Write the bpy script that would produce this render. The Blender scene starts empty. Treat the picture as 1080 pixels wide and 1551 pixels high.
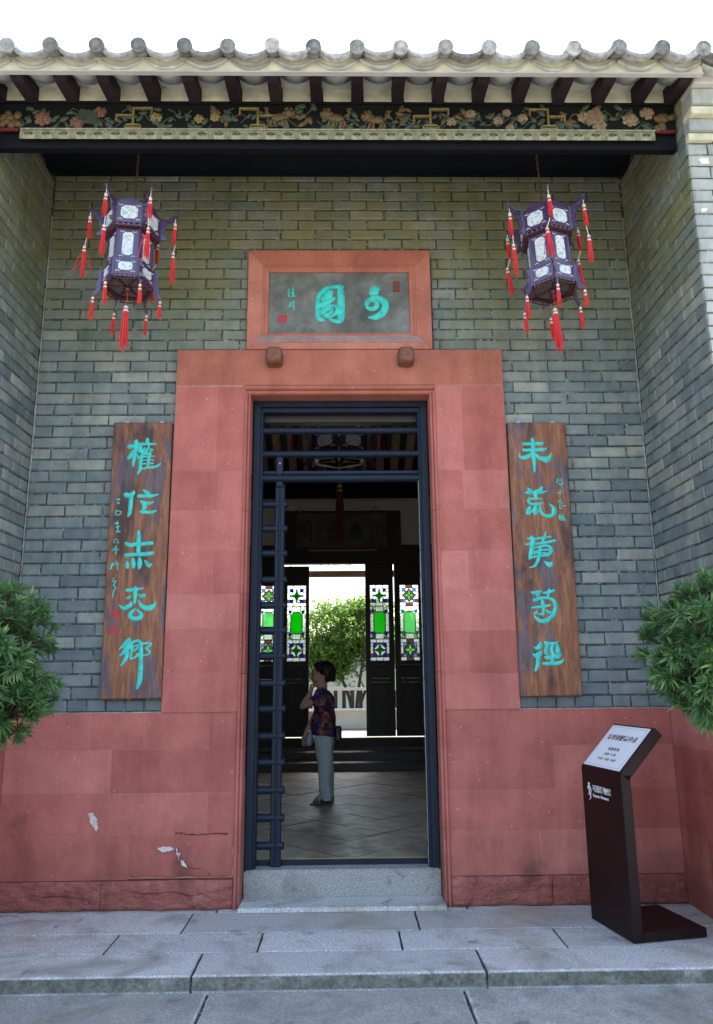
import bpy, bmesh, math, random
from mathutils import Vector, Matrix
random.seed(7)
R = math.radians
scene = bpy.context.scene
COL = scene.collection

# ------------------------------------------------------------------ camera
cam_d = bpy.data.cameras.new('camera')
cam = bpy.data.objects.new('camera', cam_d)
COL.objects.link(cam)
_yaw, _pit, _rol = 0.0168667, 0.2163951, -0.0088609
_fw = Vector((math.sin(_yaw)*math.cos(_pit), math.cos(_yaw)*math.cos(_pit), math.sin(_pit)))
_r = _fw.cross(Vector((0, 0, 1))).normalized()
_u = _r.cross(_fw)
_r2 = math.cos(_rol)*_r + math.sin(_rol)*_u
_u2 = -math.sin(_rol)*_r + math.cos(_rol)*_u
_m = Matrix((_r2, _u2, -_fw)).transposed().to_4x4()
_m.translation = Vector((0.0242, -5.2682, 1.4491))
cam.matrix_world = _m
cam_d.sensor_fit = 'HORIZONTAL'
cam_d.sensor_width = 36
cam_d.lens = 36*1134.09/1080
cam_d.clip_start = 0.05
cam_d.clip_end = 2000
scene.camera = cam

# ------------------------------------------------------------------ sky, sun, exposure
SUN_EL, SUN_AZ = R(62), R(8)          # sun stands high behind the gatehouse (+Y)
world = bpy.data.worlds.new('World')
scene.world = world
world.use_nodes = True
wn = world.node_tree
wn.nodes.clear()
sky = wn.nodes.new('ShaderNodeTexSky')
sky.sky_type = 'NISHITA'
sky.sun_disc = False
sky.sun_elevation = SUN_EL
sky.sun_rotation = SUN_AZ
sky.air_density = 1.3
sky.dust_density = 3.0
sky.ozone_density = 1.0
bg = wn.nodes.new('ShaderNodeBackground')
bg.inputs['Strength'].default_value = 0.15
wo = wn.nodes.new('ShaderNodeOutputWorld')
wn.links.new(sky.outputs[0], bg.inputs[0])
wn.links.new(bg.outputs[0], wo.inputs[0])
sun_d = bpy.data.lights.new('sun', 'SUN')
sun_d.energy = 4.0
sun_d.angle = R(0.5)
sun_d.color = (1.0, 0.95, 0.87)
sun = bpy.data.objects.new('sun', sun_d)
COL.objects.link(sun)
sd = Vector((math.sin(SUN_AZ)*math.cos(SUN_EL), math.cos(SUN_AZ)*math.cos(SUN_EL), math.sin(SUN_EL)))
sun.rotation_euler = sd.to_track_quat('Z', 'Y').to_euler()
sun.location = sd*30
vs = scene.view_settings
vs.view_transform = 'Standard'
vs.look = 'None'
vs.gamma = 1
vs.use_curve_mapping = False
vs.exposure = 2.12
scene.cycles.use_denoising = True
scene.cycles.max_bounces = 10
scene.cycles.diffuse_bounces = 5
scene.cycles.glossy_bounces = 4
scene.cycles.transparent_max_bounces = 16
scene.cycles.sample_clamp_indirect = 8

# ------------------------------------------------------------------ helpers
def tag(o, label=None, cat=None, group=None, kind=None):
    if label: o['label'] = label
    if cat: o['category'] = cat
    if group: o['group'] = group
    if kind: o['kind'] = kind
    return o

def link(o, parent=None):
    COL.objects.link(o)
    if parent is not None: o.parent = parent
    return o

def thing(name, label, cat, loc=(0, 0, 0), rz=0, group=None):
    o = bpy.data.objects.new(name, None)
    o.empty_display_size = .1
    COL.objects.link(o)
    o.location = loc
    o.rotation_euler = (0, 0, rz)
    return tag(o, label, cat, group)

class MB:
    def __init__(s): s.v = []; s.f = []; s.sm = []
    def add(s, vs, fs, smooth=False):
        n = len(s.v)
        s.v += [tuple(p) for p in vs]
        s.f += [tuple(i+n for i in f) for f in fs]
        s.sm += [smooth]*len(fs)
        return s
    def box(s, x0, x1, y0, y1, z0, z1, c=0.0, M=None):
        """box, chamfered by c when c>0"""
        if c <= 0:
            vs = [(x, y, z) for x in (x0, x1) for y in (y0, y1) for z in (z0, z1)]
            fs = [(0, 1, 3, 2), (4, 6, 7, 5), (0, 4, 5, 1), (2, 3, 7, 6), (0, 2, 6, 4), (1, 5, 7, 3)]
        else:
            c = min(c, (x1-x0)*.45, (y1-y0)*.45, (z1-z0)*.45)
            vs = []; idx = {}
            for i, x in enumerate((x0, x1)):
                for j, y in enumerate((y0, y1)):
                    for k, z in enumerate((z0, z1)):
                        sx, sy, sz = (1, -1)[i]*c, (1, -1)[j]*c, (1, -1)[k]*c
                        for a, p in enumerate(((x, y+sy, z+sz), (x+sx, y, z+sz), (x+sx, y+sy, z))):
                            idx[i, j, k, a] = len(vs); vs.append(p)
            q = lambda *t: idx[t]
            fs = []
            for i in (0, 1):
                f = [q(i, 0, 0, 0), q(i, 0, 1, 0), q(i, 1, 1, 0), q(i, 1, 0, 0)]; fs.append(f if i == 0 else f[::-1])
                f = [q(0, i, 0, 1), q(1, i, 0, 1), q(1, i, 1, 1), q(0, i, 1, 1)]; fs.append(f if i == 0 else f[::-1])
                f = [q(0, 0, i, 2), q(0, 1, i, 2), q(1, 1, i, 2), q(1, 0, i, 2)]; fs.append(f if i == 0 else f[::-1])
            for a in (0, 1):
                for b in (0, 1):
                    fs.append([q(a, b, 0, 0), q(a, b, 1, 0), q(a, b, 1, 1), q(a, b, 0, 1)])
                    fs.append([q(a, 0, b, 0), q(a, 1, b, 0), q(a, 1, b, 2), q(a, 0, b, 2)])
                    fs.append([q(0, a, b, 1), q(1, a, b, 1), q(1, a, b, 2), q(0, a, b, 2)])
                    for d in (0, 1): fs.append([q(a, b, d, 0), q(a, b, d, 1), q(a, b, d, 2)])
        if M is not None: vs = [M @ Vector(p) for p in vs]
        return s.add(vs, fs)
    def tube(s, pts, rad, n=8, cap=True, smooth=True, flat=1.0):
        """tube through points; rad a number or a list"""
        P = [Vector(p) for p in pts]
        if not isinstance(rad, (list, tuple)): rad = [rad]*len(P)
        vs = []; prev = None
        for i, p in enumerate(P):
            t = (P[min(i+1, len(P)-1)] - P[max(i-1, 0)]).normalized()
            if prev is None:
                a = Vector((0, 0, 1)) if abs(t.z) < .9 else Vector((0, 1, 0))
                prev = t.cross(a).normalized()
            u = (prev - t*prev.dot(t)).normalized(); w = t.cross(u); prev = u
            for k in range(n):
                an = 2*math.pi*k/n
                vs.append(p + (u*math.cos(an) + w*math.sin(an)*flat)*rad[i])
        fs = []
        for i in range(len(P)-1):
            for k in range(n):
                fs.append((i*n+k, i*n+(k+1) % n, (i+1)*n+(k+1) % n, (i+1)*n+k))
        s.add(vs, fs, smooth)
        if cap:
            s.add(vs[:n], [tuple(range(n))[::-1]]); s.add(vs[-n:], [tuple(range(n))])
        return s
    def lathe(s, prof, n=16, M=None, ripple=0, smooth=True):
        vs = []
        for r, z in prof:
            for k in range(n):
                a = 2*math.pi*k/n
                rr = r*(1 + (ripple if k % 2 else -ripple))
                vs.append(Vector((rr*math.cos(a), rr*math.sin(a), z)))
        fs = []
        for i in range(len(prof)-1):
            for k in range(n):
                fs.append((i*n+k, i*n+(k+1) % n, (i+1)*n+(k+1) % n, (i+1)*n+k))
        fs.append(tuple(range(n))[::-1]); fs.append(tuple(range((len(prof)-1)*n, len(prof)*n)))
        if M is not None: vs = [M @ p for p in vs]
        return s.add(vs, fs, smooth)
    def ell(s, c, r, n=10, m=6, M=None, smooth=True):
        """ellipsoid"""
        vs = [(0, 0, 1)]
        for i in range(1, m):
            t = math.pi*i/m
            for k in range(n):
                a = 2*math.pi*k/n
                vs.append((math.sin(t)*math.cos(a), math.sin(t)*math.sin(a), math.cos(t)))
        vs.append((0, 0, -1))
        fs = [(0, 1+k, 1+(k+1) % n) for k in range(n)]
        for i in range(m-2):
            for k in range(n):
                a = 1+i*n
                fs.append((a+k, a+n+k, a+n+(k+1) % n, a+(k+1) % n))
        a = 1+(m-2)*n
        fs += [(a+k, len(vs)-1, a+(k+1) % n) for k in range(n)]
        vs = [Vector((x*r[0], y*r[1], z*r[2])) for x, y, z in vs]
        if M is not None: vs = [M @ p for p in vs]
        vs = [p+Vector(c) for p in vs]
        return s.add(vs, fs, smooth)
    def prism(s, poly, y0, y1, M=None):
        """polygon in (x,z) extruded along y"""
        n = len(poly)
        vs = [Vector((x, y0, z)) for x, z in poly] + [Vector((x, y1, z)) for x, z in poly]
        fs = [tuple(range(n)), tuple(range(2*n-1, n-1, -1))] + [(i, n+i, n+(i+1) % n, (i+1) % n) for i in range(n)]
        if M is not None: vs = [M @ p for p in vs]
        return s.add(vs, fs)
    def mesh(s, name, mat):
        me = bpy.data.meshes.new(name)
        me.from_pydata([tuple(p) for p in s.v], [], s.f)
        for p, b in zip(me.polygons, s.sm): p.use_smooth = b
        bm = bmesh.new(); bm.from_mesh(me)
        bmesh.ops.recalc_face_normals(bm, faces=bm.faces)
        bm.to_mesh(me); bm.free()
        if mat is not None: me.materials.append(mat)
        return me
    def build(s, name, mat, parent=None, loc=None):
        o = bpy.data.objects.new(name, s.mesh(name, mat))
        link(o, parent)
        if loc is not None: o.location = loc
        return o

def copy_tree(o, parent=None):
    c = o.copy(); COL.objects.link(c); c.parent = parent
    for ch in list(o.children): copy_tree(ch, c)
    return c

def cr(pts, n=4):
    """Catmull-Rom through tuples of any length"""
    if len(pts) < 3: 
        return [tuple(a+(b-a)*i/n for a, b in zip(pts[0], pts[1])) for i in range(n+1)]
    P = [pts[0]]+list(pts)+[pts[-1]]; out = []
    for i in range(1, len(P)-2):
        p0, p1, p2, p3 = P[i-1:i+3]
        for j in range(n):
            t = j/n
            out.append(tuple(.5*(2*b+(c-a)*t+(2*a-5*b+4*c-d)*t*t+(3*b-a-3*c+d)*t**3) for a, b, c, d in zip(p0, p1, p2, p3)))
    out.append(tuple(pts[-1]))
    return out

# ------------------------------------------------------------------ materials
class NT:
    def __init__(s, name):
        s.m = bpy.data.materials.new(name); s.m.use_nodes = True
        s.t = s.m.node_tree; s.b = s.t.nodes['Principled BSDF']
        s.pos = None
    def n(s, typ, **kw):
        nd = s.t.nodes.new(typ)
        for k, v in kw.items():
            if k.startswith('i_'): nd.inputs[k[2:].replace('_', ' ')].default_value = v
            else: setattr(nd, k, v)
        return nd
    def l(s, a, b): s.t.links.new(a, b)
    def P(s, scale=(1, 1, 1)):
        g = s.n('ShaderNodeNewGeometry')
        if scale == (1, 1, 1): return g.outputs['Position']
        mp = s.n('ShaderNodeMapping'); mp.inputs['Scale'].default_value = scale
        s.l(g.outputs['Position'], mp.inputs[0]); return mp.outputs[0]
    def noise(s, sc, det=3, rough=.55, scale=(1, 1, 1), dist=0):
        nd = s.n('ShaderNodeTexNoise'); nd.inputs['Scale'].default_value = sc
        nd.inputs['Detail'].default_value = det; nd.inputs['Roughness'].default_value = rough
        nd.inputs['Distortion'].default_value = dist
        s.l(s.P(scale), nd.inputs['Vector']); return nd.outputs[0]
    def ramp(s, fac, stops, interp='LINEAR'):
        nd = s.n('ShaderNodeValToRGB'); cr_ = nd.color_ramp; cr_.interpolation = interp
        while len(cr_.elements) < len(stops): cr_.elements.new(.5)
        for e, (p, c) in zip(cr_.elements, stops):
            e.position = p; e.color = (*c, 1) if len(c) == 3 else c
        s.l(fac, nd.inputs[0]); return nd.outputs[0]
    def mix(s, fac, a, b, mode='MIX'):
        nd = s.n('ShaderNodeMix', data_type='RGBA', blend_type=mode)
        for sock, v in ((nd.inputs[0], fac), (nd.inputs[6], a), (nd.inputs[7], b)):
            if isinstance(v, (int, float)): sock.default_value = v
            elif isinstance(v, tuple): sock.default_value = (*v, 1)
            else: s.l(v, sock)
        return nd.outputs[2]
    def math(s, op, a, b=0.0, clamp=False):
        nd = s.n('ShaderNodeMath', operation=op, use_clamp=clamp)
        for sock, v in ((nd.inputs[0], a), (nd.inputs[1], b)):
            if isinstance(v, (int, float)): sock.default_value = v
            else: s.l(v, sock)
        return nd.outputs[0]
    def map(s, v, a, b, c=0., d=1.):
        nd = s.n('ShaderNodeMapRange'); nd.interpolation_type = 'SMOOTHSTEP'
        s.l(v, nd.inputs[0])
        for i, x in enumerate((a, b, c, d)): nd.inputs[i+1].default_value = x
        return nd.outputs[0]
    def z(s):
        sp = s.n('ShaderNodeSeparateXYZ'); s.l(s.P(), sp.inputs[0]); return sp.outputs[2]
    def rnd(s, island=False):
        if island: return s.n('ShaderNodeNewGeometry').outputs['Random Per Island']
        return s.n('ShaderNodeObjectInfo').outputs['Random']
    def bump(s, h, strength=.3, dist=.01):
        nd = s.n('ShaderNodeBump'); nd.inputs['Strength'].default_value = strength
        nd.inputs['Distance'].default_value = dist
        s.l(h, nd.inputs['Height']); s.l(nd.outputs[0], s.b.inputs['Normal'])
    def base(s, c):
        if isinstance(c, tuple): s.b.inputs['Base Color'].default_value = (*c, 1)
        else: s.l(c, s.b.inputs['Base Color'])
    def set(s, rough=None, spec=None, metal=None, coat=None, coatr=None, trans=None):
        for k, v in (('Roughness', rough), ('Specular IOR Level', spec), ('Metallic', metal), ('Coat Weight', coat), ('Coat Roughness', coatr), ('Transmission Weight', trans)):
            if v is None: continue
            if isinstance(v, (int, float)): s.b.inputs[k].default_value = v
            else: s.l(v, s.b.inputs[k])

def simple(name, col, rough=.6, spec=.4, metal=0, var=.15, nsc=12, bmp=.0, coat=0, bsc=80, island=None, det=4):
    """plain colour with blotchy variation, a little per-object variation and optional fine relief"""
    t = NT(name)
    lo = tuple(c*(1-var) for c in col); hi = tuple(min(1, c*(1+var)) for c in col)
    c = t.ramp(t.noise(nsc, det), [(.25, lo), (.75, hi)])
    if island is not None:
        k = t.map(t.rnd(island), 0, 1, 1-var*.8, 1+var*.8)
        c = t.mix(1, c, k, 'MULTIPLY')
    t.base(c); t.set(rough, spec, metal, coat, .15)
    if bmp: t.bump(t.noise(bsc, 3), bmp, .004)
    return t.m

def brick_mat(name, island, pale=0):
    t = NT(name)
    r = t.rnd(island)
    c = t.ramp(r, [(0, (.140, .175, .182)), (.25, (.190, .225, .222)), (.5, (.215, .247, .240)), (.72, (.240, .266, .254)), (.9, (.262, .272, .248)), (1, (.34, .345, .31))])
    n1 = t.noise(9, 4, .6)
    c = t.mix(.75, c, t.ramp(n1, [(.3, (.62, .66, .68)), (.7, (1.2, 1.18, 1.12))]), 'MULTIPLY')
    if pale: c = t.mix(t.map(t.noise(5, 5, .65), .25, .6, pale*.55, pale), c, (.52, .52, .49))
    # yellow-green tint growing towards the upper courses, broken up by noise
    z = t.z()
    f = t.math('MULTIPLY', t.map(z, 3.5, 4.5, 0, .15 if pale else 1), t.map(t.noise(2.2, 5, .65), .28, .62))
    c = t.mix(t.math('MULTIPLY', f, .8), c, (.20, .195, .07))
    # rain streaks and soot, running down the wall
    st_ = t.noise(1.0, 6, .7, scale=(5, 5, .55))
    c = t.mix(.55, c, t.ramp(st_, [(.33, (.62, .64, .65)), (.52, (1, 1, 1)), (.7, (1.16, 1.15, 1.12))]), 'MULTIPLY')
    # chalky lime bloom specks
    sp = t.map(t.noise(34, 5, .75), .62, .72)
    c = t.mix(t.math('MULTIPLY', sp, .35), c, (.5, .48, .44))
    # darker and bluer towards the bottom, with a ragged edge
    d = t.math('ADD', z, t.math('MULTIPLY', t.noise(3.5, 4), .9))
    c = t.mix(t.map(d, 1.55, 2.35, .45, 0), c, (.10, .125, .15))
    t.base(c); t.set(.82, .3)
    t.bump(t.math('ADD', t.noise(70, 4, .65), t.math('MULTIPLY', t.noise(18, 3), 1.2)), .55, .004)
    return t.m

def mortar_mat():
    t = NT('mortar')
    c = t.ramp(t.noise(26, 4, .7), [(.36, (.035, .037, .037)), (.55, (.085, .084, .078)), (.68, (.36, .35, .33))])
    t.base(c); t.set(.95, .2); t.bump(t.noise(90, 3), .6, .004)
    return t.m

def sandstone_mat(name, rough_relief=.35, dirt=True, hue=(.475, .138, .112)):
    t = NT(name)
    k = t.ramp(t.rnd(), [(0, (.86, .84, .84)), (.5, (1, 1, 1)), (.75, (1.05, 1.09, 1.10)), (1, (1.13, 1.27, 1.30))])
    a = tuple(x*.78 for x in hue); b = tuple(min(1, x*k2) for x, k2 in zip(hue, (1.12, 1.22, 1.22)))
    c = t.ramp(t.noise(3.2, 6, .68), [(.3, a), (.7, b)])
    c = t.mix(1, c, k, 'MULTIPLY')
    gr = t.noise(95, 4, .75)
    c = t.mix(.4, c, t.ramp(gr, [(.32, (.66, .64, .64)), (.68, (1.28, 1.3, 1.3))]), 'MULTIPLY')
    # pale quartz specks
    v = t.n('ShaderNodeTexVoronoi'); v.inputs['Scale'].default_value = 15; v.inputs['Randomness'].default_value = 1
    t.l(t.P(), v.inputs['Vector'])
    sp = t.math('MULTIPLY', t.map(v.outputs['Distance'], .04, .13, 1, 0), t.map(t.noise(9, 2), .50, .56))
    c = t.mix(t.math('MULTIPLY', sp, .55), c, (.62, .42, .36))
    if dirt:
        d = t.math('ADD', t.z(), t.math('MULTIPLY', t.noise(4.5, 5, .65), 1.1))
        c = t.mix(t.map(d, .55, 1.15, .5, 0), c, (.22, .072, .055))
        bl = t.math('MULTIPLY', t.map(t.noise(2.6, 5, .6), .6, .75), t.map(d, .8, 1.3, .6, 0))
        c = t.mix(bl, c, (.075, .045, .04))
    st_ = t.noise(1.3, 6, .7, scale=(4, 4, .6))
    c = t.mix(.6, c, t.ramp(st_, [(.32, (.74, .70, .68)), (.52, (1, 1, 1)), (.72, (1.10, 1.15, 1.18))]), 'MULTIPLY')
    t.base(c); t.set(.85, .25)
    if rough_relief > .6:   # broken, ridged face of the hewn course; crease shade and pale edges painted in
        rd = t.math('ABSOLUTE', t.math('SUBTRACT', t.noise(4.0, 5, .6, scale=(1, 1, 2.2)), .5))
        c2 = t.mix(t.map(rd, .0, .018, .45, 0), c, (.17, .05, .042))
        c2 = t.mix(t.map(t.noise(11, 5, .7), .54, .68, 0, .5), c2, (.50, .21, .19))
        t.base(c2)
        t.bump(t.math('ADD', t.math('MULTIPLY', rd, 4), t.noise(30, 5, .7)), 1.0, .02)
    else: t.bump(t.math('ADD', t.math('MULTIPLY', gr, .5), t.noise(22, 6, .7)), rough_relief*1.5, .007)
    return t.m

def granite_mat(name, tone=1.0, stain=.4, riser=False):
    t = NT(name)
    n = t.noise(95, 5, .85)
    c = t.ramp(n, [(.30, (.07*tone, .07*tone, .072*tone)), (.44, (.26*tone, .255*tone, .245*tone)), (.56, (.40*tone, .39*tone, .37*tone)), (.70, (.68*tone, .66*tone, .62*tone))])
    k = t.map(t.rnd(), 0, 1, .86, 1.1)
    c = t.mix(1, c, k, 'MULTIPLY')
    s1 = t.map(t.noise(2.4, 6, .65, dist=.8), .45, .72)
    c = t.mix(t.math('MULTIPLY', s1, stain), c, (.17*tone, .165*tone, .145*tone))
    s2 = t.map(t.noise(1.3, 5, .65), .50, .66)
    s3 = t.map(t.noise(5.5, 6, .7, dist=.5), .58, .70)
    c = t.mix(t.math('MULTIPLY', s3, stain*.9), c, (.12*tone, .115*tone, .10*tone))
    c = t.mix(t.math('MULTIPLY', s2, stain*.55), c, (.44, .355, .25))
    if riser:   # algae and dirt on the riser of the kerb
        z = t.z(); band = t.math('MULTIPLY', t.map(z, -.012, -.004, 1, 0), t.map(z, -.078, -.066, 0, 1))
        c = t.mix(t.math('MULTIPLY', band, t.map(t.noise(7, 5, .7), .25, .55, .45, .95)), c, t.ramp(t.noise(40, 4, .7), [(.35, (.065, .065, .052)), (.7, (.21, .20, .165))]))
    t.base(c); t.set(.72, .35)
    t.bump(t.math('ADD', t.noise(80, 4, .7), t.math('MULTIPLY', t.noise(14, 4), 1.5)), .7, .006)
    return t.m

def board_mat():
    """weathered varnished couplet boards: brown wood with blue-purple lacquer left in patches"""
    t = NT('weathered_board')
    g = t.noise(4, 6, .72, scale=(11, 11, 1.3), dist=.3)
    c = t.ramp(g, [(.3, (.115, .040, .022)), (.5, (.235, .086, .040)), (.7, (.36, .16, .078))])
    p = t.noise(2.6, 6, .68, scale=(2.6, 2.6, 1.0), dist=.5)
    c = t.mix(t.map(p, .505, .60, 0, .9), c, t.ramp(g, [(.3, (.070, .048, .060)), (.7, (.145, .115, .135))]))
    d = t.noise(2.0, 4, .6, scale=(2.5, 2.5, .8))
    c = t.mix(t.map(d, .52, .66, 0, .85), c, (.045, .020, .018))
    c = t.mix(t.map(t.noise(16, 5, .75, scale=(2, 2, .6)), .60, .70, 0, .55), c, (.42, .24, .13))
    t.base(c); t.set(.55, .4); t.bump(g, .35, .004)
    return t.m

def lacquer(name, col, rough=.3, coat=.4, wear=None):
    t = NT(name)
    c = t.ramp(t.noise(7, 4), [(.3, tuple(x*.8 for x in col)), (.7, tuple(x*1.2 for x in col))])
    if wear:
        w = t.map(t.noise(55, 5, .75, scale=(1, 1, .35)), .63, .70)
        c = t.mix(t.math('MULTIPLY', w, .8), c, wear)
    t.base(c); t.set(rough, .5, 0, coat, .2)
    t.bump(t.noise(30, 3, .6, scale=(3, 3, .4)), .12, .004)
    return t.m

def glass_mat(name, col, milky=.35):
    """coloured window glass: tinted see-through with some scatter"""
    t = NT(name)
    nt = t.t
    tr = t.n('ShaderNodeBsdfTransparent'); tr.inputs[0].default_value = (*col, 1)
    tl = t.n('ShaderNodeBsdfTranslucent'); tl.inputs[0].default_value = (*col, 1)
    gl = t.n('ShaderNodeBsdfGlossy'); gl.inputs['Roughness'].default_value = .15
    m1 = t.n('ShaderNodeMixShader'); m1.inputs[0].default_value = milky
    m2 = t.n('ShaderNodeMixShader'); m2.inputs[0].default_value = .05
    t.l(tr.outputs[0], m1.inputs[1]); t.l(tl.outputs[0], m1.inputs[2])
    t.l(m1.outputs[0], m2.inputs[1]); t.l(gl.outputs[0], m2.inputs[2])
    t.l(m2.outputs[0], nt.nodes['Material Output'].inputs[0])
    return t.m

def leaf_mat(name, c1, c2, c3, trans=.35):
    t = NT(name)
    c = t.ramp(t.rnd(True), [(0, c1), (.6, c2), (.9, c2), (1, c3)])
    c = t.mix(.5, c, t.ramp(t.noise(6, 2), [(.3, (.7, .7, .7)), (.7, (1.25, 1.25, 1.25))]), 'MULTIPLY')
    t.base(c); t.set(.4, .5)
    tl = t.n('ShaderNodeBsdfTranslucent'); t.l(c, tl.inputs[0])
    m = t.n('ShaderNodeMixShader'); m.inputs[0].default_value = trans
    t.l(t.b.outputs[0], m.inputs[1]); t.l(tl.outputs[0], m.inputs[2])
    t.l(m.outputs[0], t.t.nodes['Material Output'].inputs[0])
    return t.m

def print_mat(name, cols, sc=40):
    t = NT(name)
    v = t.n('ShaderNodeTexVoronoi'); v.inputs['Scale'].default_value = sc
    t.l(t.P(), v.inputs['Vector'])
    sp = t.n('ShaderNodeSeparateColor'); t.l(v.outputs['Color'], sp.inputs[0])
    n = len(cols)
    t.base(t.ramp(sp.outputs[0], [(i/n, c) for i, c in enumerate(cols)], 'CONSTANT'))
    t.set(.8, .2)
    return t.m

M = {}
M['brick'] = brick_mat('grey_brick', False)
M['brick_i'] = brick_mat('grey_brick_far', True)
M['mortar'] = mortar_mat()
M['red'] = sandstone_mat('red_sandstone')
M['red_rough'] = sandstone_mat('red_sandstone_hewn', .9)
M['red_up'] = sandstone_mat('red_sandstone_dressed', .25, False, (.45, .145, .102))
M['redjoint'] = simple('lime_joint', (.40, .20, .16), .9, .2, var=.3, nsc=30)
M['granite'] = granite_mat('granite_paving', 1.62, .9, True)
M['granite_l'] = granite_mat('granite_threshold', .95, .6)
M['board'] = board_mat()
t = NT('turquoise_paint')
c = t.ramp(t.noise(18, 5, .7), [(.28, (.025, .36, .33)), (.5, (.04, .56, .48)), (.75, (.10, .68, .58))])
c = t.mix(t.map(t.noise(70, 4, .75, scale=(1, 1, .6)), .64, .72, 0, .7), c, (.10, .14, .11))
t.base(c); t.set(.55, .35); t.bump(t.noise(60, 4), .3, .003)
M['turq'] = t.m
M['bluewood'] = lacquer('blue_black_lacquer', (.005, .011, .026), .5, .0, (.05, .065, .09))
M['bluewood'].node_tree.nodes['Principled BSDF'].inputs['Specular IOR Level'].default_value = .3
M['darkwood'] = lacquer('dark_wood', (.020, .012, .009), .5, .05)
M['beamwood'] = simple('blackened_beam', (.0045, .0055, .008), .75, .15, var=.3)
M['rafter'] = simple('rafter_wood', (.020, .012, .015), .7, .25, var=.3, nsc=20, island=False)
M['rosewood'] = lacquer('purple_rosewood', (.070, .038, .100), .2, .9)
M['rosewood_d'] = lacquer('dark_rosewood', (.06, .014, .016), .3, .5)
M['porcelain'] = print_mat('painted_porcelain', [(.66, .70, .73), (.62, .68, .71), (.64, .69, .73), (.52, .60, .58), (.66, .70, .73), (.56, .44, .42), (.64, .69, .72), (.36, .48, .45)], 75)
M['inlay'] = simple('shell_inlay', (.62, .64, .68), .35, .5, var=.15, nsc=60)
M['tassel'] = simple('red_silk', (.74, .040, .042), .55, .35, var=.2, nsc=60, bmp=.3, bsc=200)
M['cordw'] = simple('white_cord', (.72, .66, .62), .8, .2)
M['chain'] = simple('rusty_chain', (.14, .085, .05), .7, .4, metal=.4, var=.4, nsc=60)
M['tile'] = simple('weathered_tile', (.25, .26, .265), .85, .25, var=.35, nsc=9, bmp=.5, bsc=50, island=False)
M['tileend'] = simple('limewashed_tile_end', (.30, .30, .29), .88, .2, var=.5, nsc=26, bmp=.8, bsc=45, island=False)
M['undertile'] = simple('grey_under_tile', (.33, .33, .31), .9, .2, var=.3, nsc=14, bmp=.4, island=False)
M['pointing'] = simple('pale_pointing', (.30, .29, .27), .95, .2, var=.45, nsc=18, bmp=.6)
M['cream'] = simple('cream_limewash', (.54, .52, .39), .9, .2, var=.3, det=6, nsc=9, bmp=.3, bsc=30)
M['soffit'] = simple('whitewashed_tile', (.47, .465, .44), .9, .2, var=.16, nsc=6, bmp=.3, bsc=30, island=False)
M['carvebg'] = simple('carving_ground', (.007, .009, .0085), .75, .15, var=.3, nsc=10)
M['gilt'] = simple('old_gilt', (.21, .165, .06), .5, .5, metal=.25, var=.35, nsc=30)
M['trim'] = simple('pale_gilt_trim', (.27, .265, .175), .75, .25, var=.4, nsc=35)
M['petal'] = simple('faded_pink_petal', (.15, .075, .055), .75, .3, var=.35, nsc=45)
M['petal2'] = simple('cream_petal', (.22, .16, .105), .75, .3, var=.35, nsc=45)
M['leafgilt'] = simple('green_carved_leaf', (.040, .055, .038), .6, .4, var=.4, nsc=40)
M['lion'] = simple('gilt_brown_animal', (.105, .068, .030), .6, .4, metal=.15, var=.4, nsc=40)
M['crimson'] = simple('crimson_carving', (.10, .010, .014), .6, .3, var=.3)
M['brick_pale'] = brick_mat('pale_brick', False, .75)  # paler copy of the brick for the front end faces and corbels
M['plaque'] = None
M['maroon'] = lacquer('maroon_enamel', (.013, .0045, .0045), .45, .0)
M['maroon'].node_tree.nodes['Principled BSDF'].inputs['Specular IOR Level'].default_value = .25
M['signwhite'] = simple('white_acrylic', (.82, .84, .86), .3, .5, var=.02)
M['ink'] = simple('maroon_ink', (.09, .02, .03), .5, .3)
M['inkw'] = simple('white_print', (.75, .75, .75), .5, .3)
M['seal'] = simple('red_seal_paint', (.42, .045, .06), .7, .3, var=.3, nsc=90)
M['plaster'] = simple('white_plaster', (.74, .74, .71), .92, .2, var=.07, nsc=3, bmp=.2, bsc=20)
M['scar'] = simple('cement_scar', (.58, .54, .50), .95, .2, var=.25, nsc=40, bmp=.6)
M['plaster_in'] = simple('aged_plaster', (.60, .56, .47), .92, .2, var=.12, nsc=3)
M['hallwall'] = simple('hall_wall', (.16, .14, .12), .9, .2, var=.2, nsc=3)
M['ceil'] = simple('ceiling_tile', (.62, .42, .29), .85, .2, var=.2, nsc=8)
M['ftile'] = None
M['brass'] = simple('brass', (.50, .38, .16), .35, .5, metal=.9, var=.2)
M['iron'] = simple('pale_metal', (.45, .45, .44), .4, .5, metal=.8, var=.2)
M['ground'] = simple('courtyard_ground', (.20, .185, .15), .9, .2, var=.2, nsc=2, bmp=.3)
M['bark'] = simple('bark', (.065, .05, .038), .9, .2, var=.4, nsc=25, bmp=.8, bsc=40)
M['podo'] = leaf_mat('podocarpus_leaf', (.045, .115, .048), (.11, .225, .08), (.36, .46, .11), .32)
M['gleaf'] = leaf_mat('garden_leaf', (.08, .17, .03), (.15, .27, .045), (.28, .38, .07), .62)
M['pot'] = simple('glazed_pot', (.10, .05, .035), .35, .5, var=.3, coat=.3)
M['pale_rail'] = simple('sunlit_tone_rail', (.50, .44, .38), .7, .3, var=.15)  # sunlight on the bench top painted in as a paler colour
M['benchwood'] = simple('bench_wood', (.24, .12, .085), .5, .4, var=.2)
M['skin'] = simple('skin', (.50, .29, .20), .55, .4, var=.06)
M['hair'] = simple('black_hair', (.010, .009, .009), .45, .4, var=.3, nsc=60, bmp=.6, bsc=120)
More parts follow.
